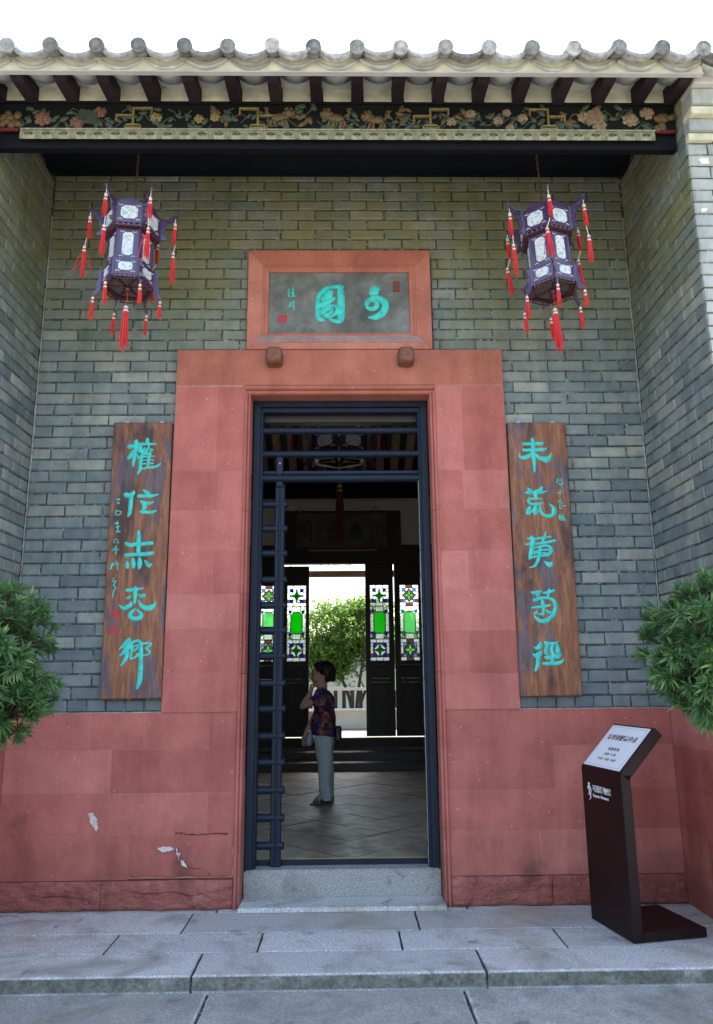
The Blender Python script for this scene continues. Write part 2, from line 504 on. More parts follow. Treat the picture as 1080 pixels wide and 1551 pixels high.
M['blouse'] = print_mat('printed_blouse', [(.12, .02, .05), (.03, .03, .16), (.30, .07, .05), (.05, .02, .10), (.36, .14, .12), (.06, .02, .03), (.14, .09, .02), (.04, .04, .2)], 24)
M['trousers'] = simple('pale_blue_linen', (.50, .56, .58), .85, .2, var=.08, nsc=14, bmp=.3, bsc=120)
M['bagblack'] = simple('black_leather', (.015, .014, .014), .4, .4)
M['bagblue'] = simple('light_blue_cloth', (.42, .52, .62), .8, .2)
M['leather'] = simple('brown_sandal', (.06, .03, .025), .5, .4)
M['lead'] = simple('dark_lead', (.012, .010, .010), .5, .4)

t = NT('slate_plaque')
c = t.ramp(t.noise(3.5, 7, .68), [(.28, (.055, .06, .055)), (.5, (.13, .135, .12)), (.72, (.24, .25, .24))])
c = t.mix(t.map(t.noise(60, 4, .7), .6, .72, 0, .4), c, (.34, .34, .32))
t.base(c); t.set(.7, .35); t.bump(t.noise(40, 4), .25, .004)
M['plaque'] = t.m
t = NT('floor_tile')
c = t.ramp(t.noise(6, 5, .6), [(.3, (.22, .155, .105)), (.7, (.36, .265, .185))])
c = t.mix(1, c, t.map(t.rnd(), 0, 1, .72, 1.25), 'MULTIPLY')
c = t.mix(t.map(t.noise(35, 5, .7), .64, .7), c, (.05, .04, .035))
t.base(c); t.set(t.map(t.noise(8, 4), .3, .7, .32, .55), .45); t.bump(t.noise(25, 4), .2, .004)
M['ftile'] = t.m

# ================================================================== SETTING
XL, XR, YF = -2.2525, 2.247, -1.09          # porch: inner faces of the flank walls, their front ends
BZ, CH = 1.226, .0850                        # top of the red base, brick course height
g = MB().box(-150, 150, -150, -1.2, -.6, -.095).build('ground', M['ground']); tag(g, kind='structure')
g = MB().box(-150, 150, -1.2, 6.3, -.6, -.12).build('ground_under_house', M['ground']); g.name = 'terrain'; tag(g, kind='structure')
g = MB().box(-60, 60, 6.62, 150, -.6, .40).build('garden_ground', M['ground']); tag(g, kind='structure')

def slab_mesh(x0, x1, y0, y1, z0, z1, c=.008, j=.006):
    """paving slab: worn, slightly wavering perimeter, eased arris, faintly uneven top"""
    from mathutils import noise as mn
    ph = random.uniform(0, 99)
    per = []
    def edge(p, q):
        n = max(2, int(math.hypot(q[0]-p[0], q[1]-p[1])/.055))
        for k in range(n): per.append((p[0]+(q[0]-p[0])*k/n, p[1]+(q[1]-p[1])*k/n))
    edge((x0, y0), (x1, y0)); edge((x1, y0), (x1, y1)); edge((x1, y1), (x0, y1)); edge((x0, y1), (x0, y0))
    cx, cy = (x0+x1)/2, (y0+y1)/2; n = len(per)
    A, B, C = [], [], []
    for x, y in per:
        w = mn.noise(Vector((x*9+ph, y*9, 0)))*j*.6+abs(mn.noise(Vector((x*30+ph, y*30, 5))))*j*.8
        dx, dy = (1 if x < cx else -1), (1 if y < cy else -1)
        ex = 1 if (abs(x-x0) < 1e-6 or abs(x-x1) < 1e-6) else 0; ey = 1 if (abs(y-y0) < 1e-6 or abs(y-y1) < 1e-6) else 0
        px, py = x+dx*ex*max(0, w), y+dy*ey*max(0, w)
        A.append((px, py, z0)); B.append((px, py, z1-c*(.7+.8*abs(mn.noise(Vector((x*14+ph, y*14, 9)))))))
        C.append((px+dx*ex*c*1.2, py+dy*ey*c*1.2, z1+mn.noise(Vector((x*3+ph, y*3, 2)))*j*.25))
    m = MB(); m.add(A+B+C, [(k, (k+1) % n, n+(k+1) % n, n+k) for k in range(n)]+[(n+k, n+(k+1) % n, 2*n+(k+1) % n, 2*n+k) for k in range(n)]+[tuple(range(2*n, 3*n))])
    return m

pav = MB().box(-2.9, 2.9, -1.10, .3, -.5, -.02).build('pavement', M['mortar']); tag(pav, kind='structure')
rows = [(-1.115, -.795, [-2.9, -.752, .728, 2.9]), (-.792, -.475, [-2.9, -1.29, -.46, .33, 1.23, 2.9]), (-.472, -.09, [-2.9, -.94, .455, 1.9, 2.9]), (-.087, .05, [-2.9, -.8, .8, 2.9])]
for y0, y1, xs in rows:
    for a, b in zip(xs, xs[1:]):
        w = .005
        slab_mesh(a+w, b-w, y0+(.0035 if y0 > -1.1 else 0), y1-.003, -.06 if y0 > -1.1 else -.3, random.uniform(-.002, .002), .0018 if y0 > -1.1 else .008).build('slab', M['granite'], pav)
low = MB().box(-6, 6, -5.2, -1.12, -.5, -.088).build('forecourt_pavement', M['mortar']); tag(low, kind='structure')
for i, (y0, y1) in enumerate([(-2.35, -1.118), (-3.6, -2.354), (-4.9, -3.604)]):
    xs = [-6, -4.6, -3.2, -1.95, -.663, .608, 1.95, 3.2, 4.5, 6] if i % 2 == 0 else [-6, -5.1, -3.8, -2.5, -1.2, .05, 1.3, 2.6, 3.9, 5.2, 6]
    for a, b in zip(xs, xs[1:]):
        slab_mesh(a+.007, b-.007, y0+.005, y1-.005, -.3, -.072, .01).build('slab', M['granite'], low)
# hollow worn corner line of the kerb is left to the slabs' own uneven edges

# ------------------------------------------------------------------ bricks
def brick_variants(L, H, n=14):
    out = []
    for _ in range(n):
        m = MB()
        j = lambda a: random.uniform(-a, a)
        hx, hz, c = L/2, H/2, .006
        k_ = [random.choice((1, 1, 1, 1.8, 2.6)) for _ in range(4)]   # some corners chipped further back
        F = [(-hx+c*k_[0]+j(.002), j(.002), -hz+c*k_[0]*.7+j(.0025)), (hx-c*k_[1]+j(.002), j(.002), -hz+c*k_[1]*.7+j(.0025)), (hx-c*k_[2]+j(.002), j(.002), hz-c*k_[2]*.7+j(.0025)), (-hx+c*k_[3]+j(.002), j(.002), hz-c*k_[3]*.7+j(.0025))]
        E_ = [(-hx+j(.002), .007, -hz+j(.002)), (hx+j(.002), .007, -hz+j(.002)), (hx+j(.002), .007, hz+j(.002)), (-hx+j(.002), .007, hz+j(.002))]
        B = [(x, .05, z) for x, _, z in E_]
        m.add(F+E_+B, [(0, 1, 2, 3)]+[(i, 4+i, 4+(i+1) % 4, (i+1) % 4) for i in range(4)]+[(4+i, 8+i, 8+(i+1) % 4, 4+(i+1) % 4) for i in range(4)])
        out.append(m)
    return out
PITCH = .271
BV = {k: brick_variants(L, CH-.010) for k, L in (('full', PITCH-.008), ('half', PITCH/2-.008))}
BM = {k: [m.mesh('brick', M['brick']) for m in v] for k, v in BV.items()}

def fill_row(x0, x1, anchor, phase):
    """running bond between x0 and x1 with joints at anchor+phase+k*PITCH"""
    s = anchor+phase
    k = math.ceil((x0-s)/PITCH + 1e-6)
    js = [x0]
    x = s+k*PITCH
    while x < x1-1e-6:
        js.append(x); x += PITCH
    js.append(x1)
    out = []
    i = 0
    while i < len(js)-1:
        a, b = js[i], js[i+1]
        if b-a < .045 and out: out[-1] = (out[-1][0], b)
        elif b-a < .045 and i+2 < len(js): js[i+1] = a; 
        else: out.append((a, b))
        i += 1
    return [(a, b) for a, b in out if b-a > .02]

def lay(wall, specs, limit=300, cp=Vector((0.02, -5.27, 1.45))):
    """specs: (centre, rotation about z, length, key distance). Nearest `limit` bricks are parts, the rest one stuff mesh."""
    specs.sort(key=lambda s: (Vector(s[0])-cp).length)
    for c, rz, L, zs in specs[:limit]:
        k = 'full' if L > .2 else 'half'
        nom = (PITCH if k == 'full' else PITCH/2)-.008
        o = bpy.data.objects.new('brick', random.choice(BM[k]))
        link(o, wall); o.location = c; o.rotation_euler = (0, random.uniform(-.004, .004), rz)
        o.scale = ((L-.008)/nom, 1, abs(zs)*random.uniform(.97, 1.03))
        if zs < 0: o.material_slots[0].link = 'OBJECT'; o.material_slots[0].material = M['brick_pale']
    if len(specs) > limit:
        m = MB()
        for c, rz, L, zs in specs[limit:]:
            k = 'full' if L > .2 else 'half'
            v = random.choice(BV[k]); nom = (PITCH if k == 'full' else PITCH/2)-.008
            T = Matrix.Translation(c) @ Matrix.Rotation(rz, 4, 'Z') @ Matrix.Diagonal(((L-.008)/nom, 1, abs(zs)*random.uniform(.97, 1.03), 1))
            m.add([T @ Vector(p) for p in v.v], v.f)
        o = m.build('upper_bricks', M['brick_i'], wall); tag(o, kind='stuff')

# ------------------------------------------------------------------ facade wall
fw = thing('facade_wall', 'grey brick facade wall around the red stone doorway, above the red base', 'wall', (0, 0, 0))
core = MB()
core.box(-3.2, -.72, .0075, .32, 0, 5.62); core.box(.72, 3.2, .0075, .32, 0, 5.62); core.box(-.72, .72, .0075, .32, 3.56, 5.62)
core.build('wall_core', M['mortar'], fw)
specs = []
for r in range(52):
    z0 = BZ + r*CH; zc = z0+CH/2
    if z0 > 5.5: break
    ivs = []
    if zc < 3.85: ivs = [(XL, -1.215), (1.215, XR)]
    elif zc < 4.665: ivs = [(XL, -.705), (.705, XR)]
    else: ivs = [(XL, XR)]
    ph = PITCH/2 if r % 2 else 0
    for a, b in ivs:
        if r == 0:
            n = round((b-a)/.136)
            row = [(a+(b-a)*i/n, a+(b-a)*(i+1)/n) for i in range(n)]
        else:
            row = fill_row(a, b, XL if b < 0 else XR, ph+.001)
        for p, q in row:
            specs.append((((p+q)/2, random.uniform(-.002, .002), zc+random.uniform(-.0015, .0015)), 0, q-p, 1))
lay(fw, specs)

# ------------------------------------------------------------------ flank walls
def flank(side):
    s = -1 if side == 'L' else 1
    X = XL if s < 0 else XR
    lab = 'grey brick side wall at left of the porch, running to picture edge' if s < 0 else 'grey brick side wall at right of the porch with pale corbelled end'
    w = thing('porch_side_wall', lab, 'wall', (X, 0, 0), 0, 'side walls of the porch')
    m = MB()
    a, b = sorted((s*.0085, s*.50))
    m.box(a, b, YF+.0085, 0.004, 0, 5.24)
    m.box(a, b, -.9, .004, 5.2405, 5.40)
    m.build('wall_core', M['mortar'], w)
    sp = []
    rz = R(-90) if s > 0 else R(90)
    for r in range(48):
        zc = BZ+(r+.5)*CH
        ph = 0 if r % 2 else PITCH/2
        for p, q in fill_row(YF+.004, -.004, -.004, ph):
            sp.append(((random.uniform(-.002, .002), (p+q)/2, zc+random.uniform(-.0015, .0015)), rz, q-p, 1))
        if zc < 4.78:
            for p, q in fill_row(.004, .498, .0, PITCH/2 if r % 2 else .002):
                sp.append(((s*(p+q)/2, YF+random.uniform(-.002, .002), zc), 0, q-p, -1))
    # choose by distance in world space
    cp = Vector((0.02-X, -5.27, 1.45))
    lay(w, sp, 300, cp)
    # pale pointing in the corner with the facade
    m = MB(); pts = [((-s*.004)+random.uniform(-.002, .002), -.004, BZ+k*.08) for k in range(48)]; m.tube(pts, [.0075*random.uniform(.5, 1.2) for _ in pts], 5); m.build('corner_pointing', M['pointing'], w)
    # red sandstone base of the flank
    zr = [0, .18, .458, .71, .987, BZ-.003]
    jc = MB(); a, b = sorted((-s*.0115, s*.3)); jc.box(a, b, YF-.028, -.032, .0, BZ-.006); jc.build('base_core', M['redjoint'], w)
    for i in range(5):
        ys = [YF-.03, -.62+(.22 if i % 2 else 0), -.034]
        for y0, y1 in zip(ys, ys[1:]):
            a, b = sorted((-s*.013, s*.1))
            MB().box(a, b, y0+.0008, y1-.0008, zr[i]+.0008, zr[i+1]-.0008, .0015).build('sandstone_block', M['red'], w)
        a, b = sorted((s*.102, s*.50))
        MB().box(a, b, YF-.03, YF+.05, zr[i]+.0008, zr[i+1]-.0008, .0015).build('sandstone_block', M['red'], w)
    # corbelled head of the front end
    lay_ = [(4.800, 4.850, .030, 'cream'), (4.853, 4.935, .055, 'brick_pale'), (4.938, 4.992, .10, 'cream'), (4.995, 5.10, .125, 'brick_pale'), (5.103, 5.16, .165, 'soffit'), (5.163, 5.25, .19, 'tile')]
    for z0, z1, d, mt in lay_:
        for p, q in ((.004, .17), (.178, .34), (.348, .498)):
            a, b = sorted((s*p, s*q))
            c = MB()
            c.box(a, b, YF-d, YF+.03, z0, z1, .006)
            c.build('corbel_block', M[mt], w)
    if s > 0:
        # lime patches left on the end face
        for x, z, r_ in ((.10, 4.66, .045), (.15, 4.40, .03), (.06, 4.31, .022), (.17, 4.12, .03)):
            m = MB(); n = 9
            P_ = [(x+r_*random.uniform(.5, 1.2)*math.cos(6.283*k/n), z+.7*r_*random.uniform(.5, 1.2)*math.sin(6.283*k/n)) for k in range(n)]
            m.prism(P_, YF-.006, YF+.004); m.build('lime_patch', M['plaster'], w)
    return w
flank('L'); flank('R')
# pointed corner seams
# ------------------------------------------------------------------ red sandstone base
def hewn(x0, x1, z0, z1, yf, nx, nz, amp):
    """block whose face is rough hewn"""
    m = MB(); vs = []; fs = []
    ph = random.uniform(0, 50)
    from mathutils import noise as mn
    for j in range(nz+1):
        for i in range(nx+1):
            x = x0+(x1-x0)*i/nx; z = z0+(z1-z0)*j/nz
            e = min(i, nx-i, j, nz-j)
            d = mn.fractal(Vector((x*7+ph, 3.3, z*9)), .9, 2.1, 4)*amp
            d += (.006 if e == 0 else 0)
            if j == 0: d += .012
            vs.append((x, yf+d, z))
    n1 = nx+1
    for j in range(nz):
        for i in range(nx): fs.append((j*n1+i, j*n1+i+1, (j+1)*n1+i+1, (j+1)*n1+i))
    m.add(vs, fs, True)
    b = [j*n1 for j in range(nz+1)]; e = [j*n1+nx for j in range(nz+1)]
    top = [nz*n1+i for i in range(n1)]
    for seq in (b, e, top):
        base = [vs[k] for k in seq]; back = [(p[0], yf+.08, p[2]) for p in base]; L = len(base)
        m.add(base+back, [(k, k+1, L+k+1, L+k) for k in range(L-1)])
    return m

def jag(P_, n=5, amp=.006):
    out = []
    for p, q in zip(P_, P_[1:]+P_[:1]):
        for k in range(n):
            t_ = k/n; out.append((p[0]+(q[0]-p[0])*t_+random.uniform(-amp, amp), p[1]+(q[1]-p[1])*t_+random.uniform(-amp, amp)))
    return out

def plinth(side):
    s = -1 if side == 'L' else 1
    lab = 'red sandstone base left of the doorway, with white scar and dark stain' if s < 0 else 'red sandstone base right of the doorway, behind the sign stand'
    w = thing('sandstone_base', lab, 'wall base', (0, 0, 0), 0, 'red bases either side of the door')
    zr = [0, .18, .458, .71, .987, BZ-.002]
    ends = (XL+.012, -.705) if s < 0 else (.705, XR-.012)
    J = {'L': [[-1.544], [-1.382], [-1.571, -.885], [-1.53], [-1.68, -.89]], 'R': [[1.36, 1.78], [1.29], [.88, 1.515], [1.42], [1.02, 1.66]]}[side]
    MB().box(ends[0], ends[1], -.0285, .006, .19, BZ-.005).build('base_core', M['redjoint'], w)
    for i in range(5):
        xs = [ends[0]]+J[i]+[ends[1]]
        for a, b in zip(xs, xs[1:]):
            y = -.030+random.uniform(-.0006, .0006)
            if i == 0: hewn(a+.002, b-.002, zr[0], zr[1]-.002, -.048, max(8, int((b-a)/.018)), 12, .022).build('sandstone_block', M['red_rough'], w)
            elif i == 1 and s < 0 and b > -1: hewn(a+.002, b-.002, zr[1]+.001, zr[2]-.002, -.036, 30, 12, .006).build('sandstone_block', M['red'], w)
            else: MB().box(a+.0008, b-.0008, y, .005, zr[i]+.0008, zr[i+1]-.0008, .0014).build('sandstone_block', M['red'], w)
    MB().box(ends[0], ends[1], -.028, .007, BZ-.004, BZ+.003).build('mortar_bed', M['pointing'], w)
    if s < 0:
        ck = simple('crack_shadow', (.10, .028, .024), .95, .1)
        for P_ in ([(-1.09, .457), (-1.05, .462), (-1.0, .455), (-.93, .452), (-.86, .456), (-.74, .455)], [(-1.10, .37), (-1.055, .34), (-1.035, .30), (-1.015, .268), (-.96, .25), (-.90, .243), (-.865, .225), (-.855, .20)], [(-2.0, .11), (-1.9, .095), (-1.8, .10), (-1.7, .085), (-1.6, .09)], [(-1.35, .12), (-1.22, .105), (-1.1, .115), (-.98, .09), (-.9, .10)]):
            m = MB(); q = [(x+random.uniform(-.006, .006), -.0385 if z > .18 else -.052, z+random.uniform(-.004, .004)) for x, z in cr(P_, 4)]
            m.tube(q, [random.uniform(.0015, .0045) for _ in q], 5, flat=.5); m.build('crack', ck, w)
        for P_ in ([(-1.195, .375), (-1.16, .385), (-1.11, .377), (-1.085, .366), (-1.12, .358), (-1.165, .352)], [(-1.073, .368), (-1.063, .366), (-1.05, .33), (-1.052, .305), (-1.066, .325)], [(-1.042, .30), (-1.02, .295), (-1.005, .262), (-1.03, .266)], [(-1.66, .585), (-1.63, .59), (-1.605, .55), (-1.59, .50), (-1.60, .475), (-1.64, .53)]):
            m = MB(); m.prism(jag(P_), -.052 if P_[0][0] > -1.4 else -.0315, -.02); m.build('white_scar', M['scar'], w)
    return w
plinth('L'); plinth('R')

# ------------------------------------------------------------------ door surround
ds = thing('door_surround', 'red sandstone door frame with plain lintel and two knobs under the plaque', 'door frame', (0, 0, 0))
MB().box(-1.214, -.70, -.0388, .1, BZ, 3.845).build('joint_core', M['redjoint'], ds)
MB().box(.70, 1.214, -.0388, .1, BZ, 3.845).build('joint_core', M['redjoint'], ds)
for s, zs in ((-1, [BZ, 1.479, 1.777, 2.018, 2.325, 2.616, 2.909, 3.553]), (1, [BZ, 1.464, 1.754, 2.038, 2.314, 2.621, 2.906, 3.560])):
    for i, (a, b) in enumerate(zip(zs, zs[1:])):
        xs = [.705, 1.212] if i in (0, 2, 4) else [.705, .885 if i % 4 == 1 else .90, 1.212]
        for p, q in zip(xs, xs[1:]):
            x0, x1 = sorted((s*(p+.0007), s*(q-.0007)))
            y = -.040+random.uniform(-.0006, .0006)
            MB().box(x0, x1, y, .11, a+.0007, b-.0007, .0014).build('jamb_block', M['red'], ds)
MB().box(-1.212, 1.212, -.040, .11, 3.5655, 3.846, .002).build('lintel', M['red_up'], ds)
prof = [(.662, .12), (.662, -.018), (.668, -.028), (.676, -.030), (.680, -.024), (.684, -.046), (.690, -.052), (.697, -.052), (.703, -.044), (.7045, -.02), (.7045, .12)]
for s in (-1, 1):
    m = MB(); n = len(prof)
    for (za, zb) in ((.004, .458), (.46, .985), (.987, 1.475), (1.478, 2.02), (2.022, 2.61), (2.613, 3.499)):
        vs = [(s*x, y, za) for x, y in prof]+[(s*x, y, zb) for x, y in prof]
        m2 = MB(); m2.add(vs, [tuple(range(n)), tuple(range(2*n-1, n-1, -1))]+[(i, n+i, n+(i+1) % n, (i+1) % n) for i in range(n)])
        m2.build('door_moulding', M['red'], ds)
m = MB(); n = len(prof)
vs = []
for x in (-.704, .704): vs += [(x, y, 3.500+(d-.662)*1.5) for d, y in prof]
m.add(vs, [tuple(range(n)), tuple(range(2*n-1, n-1, -1))]+[(i, n+i, n+(i+1) % n, (i+1) % n) for i in range(n)])
m.build('door_moulding', M['red_up'], ds)
for x in (-.488, .489):
    m = MB()
    for i, (r_, y, dz) in enumerate([(1.0, -.042, 0), (1.0, -.060, 0), (.94, -.075, 0), (.9, -.088, 0), (.98, -.095, 0), (.98, -.125, 0), (.86, -.15, 0), (.6, -.158, 0)]):
        P_ = []
        for k in range(20):
            a = 2*math.pi*k/20; ca, sa = math.cos(a), math.sin(a)
            P_.append((x+.063*r_*math.copysign(abs(ca)**.45, ca), y, 3.765+.064*r_*math.copysign(abs(sa)**.45, sa)))
        m.v += P_
    for i in range(7):
        for k in range(20):
            m.f.append((i*20+k, i*20+(k+1) % 20, (i+1)*20+(k+1) % 20, (i+1)*20+k)); m.sm.append(True)
    m.f.append(tuple(range(140, 160))); m.sm.append(False)
    m.build('door_knob', simple('knob_stone', (.20, .085, .055), .8, .3, var=.35, nsc=30, bmp=.4), ds)

# ------------------------------------------------------------------ threshold and doorstep
th = thing('threshold', 'speckled granite threshold block under the open doorway', 'threshold', (0, 0, 0))
slab_mesh(-.655, .655, .105, .30, .02, .196, .012, .004).build('block', M['granite_l'], th)
MB().box(-.60, .60, .235, .25, .196, .232, .002).build('track', M['bluewood'], th)
MB().box(-.60, .60, .251, .265, .196, .236, .003).build('brass_strip', M['brass'], th)
st = thing('doorstep', 'low granite slab lying in front of the threshold', 'step', (0, 0, 0))
slab_mesh(-.66, .66, -.125, .104, .0035, .03, .005, .003).build('slab', M['granite'], st)

# ------------------------------------------------------------------ hall floor, walls
fl = MB().box(-3.0, 3.0, .30, 6.3, -.3, .118).build('hall_floor', M['mortar']); tag(fl, kind='structure')
S = .44
fm = MB().box(-S/2+.002, S/2-.002, -S/2+.002, S/2-.002, -.02, 0, .003).mesh('floor_tile', M['ftile'])
for i in range(-14, 15):
    for j in range(-14, 22):
        x = (i-j)*S/math.sqrt(2)+.05; y = (i+j)*S/math.sqrt(2)+2.9
        if abs(x) < 2.0 and .25 < y < 6.1:
            o = bpy.data.objects.new('floor_tile', fm); link(o, fl)
            o.location = (x, y, .125+random.uniform(-.0025, .0025)); o.rotation_euler = (random.uniform(-.004, .004), random.uniform(-.004, .004), R(45))
for y0, y1, z1, lab in ((6.0, 6.62, .242, 'lower dark stone step at the back of the hall'), (6.3, 6.62, .362, 'upper dark stone step below the stained glass doors')):
    o = slab_mesh(-2.98, 2.98, y0, y1, z1-.13, z1, .012, .003).build('hall_step', simple('dark_step', (.065, .05, .042), .38, .5, var=.3, nsc=6)); tag(o, lab, 'step', 'steps at back of hall')
for s in (-1, 1):
    prof_ = [(.325, -.1), (.325, 5.5), (2.9, 6.9), (6.68, 4.72), (6.68, -.1)]
    vs = [(s*3.0, y, z) for y, z in prof_]+[(s*3.2, y, z) for y, z in prof_]
    m = MB(); m.add(vs, [(0, 1, 2, 3, 4), (9, 8, 7, 6, 5)]+[(i, 5+i, 5+(i+1) % 5, (i+1) % 5) for i in range(5)])
    o = m.build('hall_side_wall', M['hallwall']); tag(o, 'plain dim side wall inside the hall, %s of the doorway' % ('left' if s < 0 else 'right'), 'wall', 'hall side walls')

# ------------------------------------------------------------------ roof
RS = math.tan(R(24)); RY0, RZ0, RYR = -1.36, 5.235, 2.9
def rz_(y): return RZ0+(y-RY0)*RS if y <= RYR else RZ0+(RYR-RY0)*RS-(y-RYR)*.60
rf = thing('tiled_roof', 'grey tiled gatehouse roof with round tile ends and whitewashed eave', 'roof', (0, RY0, RZ0))
off = Vector((0, -RY0, -RZ0))
def rbuild(m, name, mat):
    m.v = [tuple(Vector(p)+off) for p in m.v]
    return m.build(name, mat, rf)
m = MB()
for y0, y1 in ((-1.0, RYR), (RYR, 8.4)):
    vs = []
    for x in (-2.95, 2.95):
        for y in (y0, y1):
            z = rz_(y)
            vs += [(x, y, z-.075), (x, y, z-.14)]
    m.add(vs, [(0, 2, 6, 4), (1, 5, 7, 3), (0, 4, 5, 1), (2, 3, 7, 6), (0, 1, 3, 2), (4, 6, 7, 5)])
rbuild(m, 'roof_deck', M['ceil'])
TP = .2672
TZ = RZ0-.038        # the tile course sits low on the fascia
TX = [-2.01+TP*k for k in range(-3, 19)]
tube_end = MB()
ptube = []
sl = Vector((0, 1, RS)).normalized()
for x in TX:
    r_ = .044
    jz = random.uniform(-.009, .006); jx = random.uniform(-.010, .010)
    c0 = Vector((x+jx, RY0-.03, TZ+.030+jz))
    m = MB(); pts = [c0+sl*d for d in (0, .02, .16, .32)]
    m.tube(pts, [r_*.97, r_, r_, r_*.97], 16)
    o = rbuild(m, 'tube_tile', M['tile'])
    # round end face with moulded rim and boss
    m = MB(); T = Matrix.Translation(c0+off-sl*.006) @ Matrix.Rotation(R(90)+math.atan(RS)*.3, 4, 'X')
    m.lathe([(.047, -.012), (.0495, 0), (.0485, .010), (.041, .012), (.038, .006), (.027, .007), (.023, .014), (.009, .015)], 20, T)
    e = m.build('tile_end', M['tileend'], o)
    m = MB(); m.tube([c0+sl*.325, c0+sl*4.6], r_*.97, 8); rbuild(m, 'tile_row', M['tile'])
for xa, xb in zip(TX, TX[1:]):
    xm = (xa+xb)/2; hw = (xb-xa)/2-.018; n = 12
    tilt = random.uniform(-.012, .012)
    # pan tile: curved, its thick limewashed lip showing at the eave
    def arc(sag, y, z, dw=0): 
        return [(xm+(hw+dw)*(2*k/n-1), y, z-sag*(1-(2*k/n-1)**2)+tilt*(2*k/n-1)) for k in range(n+1)]
    m = MB()
    y0 = RY0-.035+random.uniform(-.012, .012)
    a = arc(.050, y0, TZ+.035); b = arc(.062, y0, TZ+.012)
    c = arc(.050, y0+.42, TZ+.035+.42*RS); d = arc(.062, y0+.42, TZ+.012+.42*RS)
    vs = a+b+c+d; N = n+1
    fs = []
    for k in range(n):
        fs += [(k, k+1, N+k+1, N+k), (2*N+k, 3*N+k, 3*N+k+1, 2*N+k+1), (k, 2*N+k, 2*N+k+1, k+1), (N+k, N+k+1, 3*N+k+1, 3*N+k)]
    m.add(vs, fs, True); rbuild(m, 'pan_tile', M['tileend'])
    m = MB(); y1 = y0+.06
    a = arc(.050, y1, TZ-.004, .006); b = arc(.058, y1, TZ-.022, .006); c = arc(.056, y1+.2, TZ-.004+.2*RS, .006); d = arc(.072, y1+.2, TZ-.03+.2*RS, .006)
    m.add(a+b+c+d, fs, True); rbuild(m, 'under_tile', M['undertile'])
    # pan row up the slope
    m = MB()
    a = arc(.05, y0+.42, TZ+.03+.42*RS); c = arc(.05, RYR, rz_(RYR)+.02)
    m.add(a+c, [(k, k+1, N+k+1, N+k) for k in range(n)], True); rbuild(m, 'pan_row', M['tile'])
    # whitewashed tile soffit between the rafters
    if -2.3 < xm < 2.25:
        m = MB(); a = arc(.030, -1.285, 5.215, .018); b = arc(.012, -1.0, 5.275, .018); c = [(x, y, z+.02) for x, y, z in a]; d = [(x, y, z+.02) for x, y, z in b]
        m.add(a+b+c+d, [(k, k+1, N+k+1, N+k) for k in range(n)]+[(2*N+k, 3*N+k, 3*N+k+1, 2*N+k+1) for k in range(n)], True)
        rbuild(m, 'soffit_tile', M['soffit'])
        m = MB().box(xm-TP/2+.04, xm+TP/2-.04, -1.015, -.99, 5.165, 5.262); rbuild(m, 'infill_block', M['cream'])
for k in range(-1, 17):
    x = -2.01+.2665*k
    if x > 2.24: x = 2.205
    if x < -2.24: x = -2.215
    m = MB()
    P_ = [(-1.285, 5.232), (-1.285, 5.160), (-1.262, 5.128), (-1.22, 5.122), (-1.02, 5.150), (-.8, 5.2), (-.8, 5.30), (-1.02, 5.262)]
    w = .037
    vs = [(x-w, y, z) for y, z in P_]+[(x+w, y, z) for y, z in P_]; n = len(P_)
    m.add(vs, [tuple(range(n)), tuple(range(2*n-1, n-1, -1))]+[(i, n+i, n+(i+1) % n, (i+1) % n) for i in range(n)])
    rbuild(m, 'rafter', M['rafter'])
m = MB().box(-2.95, 2.285, -1.315, -1.292, 5.118, 5.222, .004); rbuild(m, 'fascia_board', M['cream'])
m = MB().box(-2.95, 2.285, -1.322, -1.29, 5.108, 5.1165, .0); rbuild(m, 'fascia_lip', M['soffit'])
m = MB(); m.tube([(-2.95, RYR, rz_(RYR)+.09), (2.95, RYR, rz_(RYR)+.09)], .14, 10); rbuild(m, 'ridge', M['tile'])
# back eave gutter board and inner rafters
for k in range(-14, 15):
    x = k*.235+.02
    m = MB(); vs = []
    for y in (RYR+.2, 8.35):
        z = rz_(y)-.142
        vs += [(x-.05, y, z), (x+.05, y, z), (x+.05, y, z-.09), (x-.05, y, z-.09)]
    m.add(vs, [(0, 1, 2, 3), (7, 6, 5, 4), (0, 4, 5, 1), (1, 5, 6, 2), (2, 6, 7, 3), (3, 7, 4, 0)])
    rbuild(m, 'hall_rafter', M['darkwood'])

# porch ceiling and purlin against the wall
m = MB(); vs = []
for x in (-2.24, 2.24):
    for y in (-.92, 0.0):
        z = rz_(y)-.145; vs += [(x, y, z), (x, y, z-.02)]
m.add(vs, [(0, 2, 6, 4), (1, 5, 7, 3), (0, 4, 5, 1), (2, 3, 7, 6), (0, 1, 3, 2), (4, 6, 7, 5)])
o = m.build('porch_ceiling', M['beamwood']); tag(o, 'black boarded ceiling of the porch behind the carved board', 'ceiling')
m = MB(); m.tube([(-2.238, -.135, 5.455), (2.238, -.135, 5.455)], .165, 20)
o = m.build('purlin', M['beamwood']); tag(o, 'thick blackened round beam along top of the brick facade', 'beam')

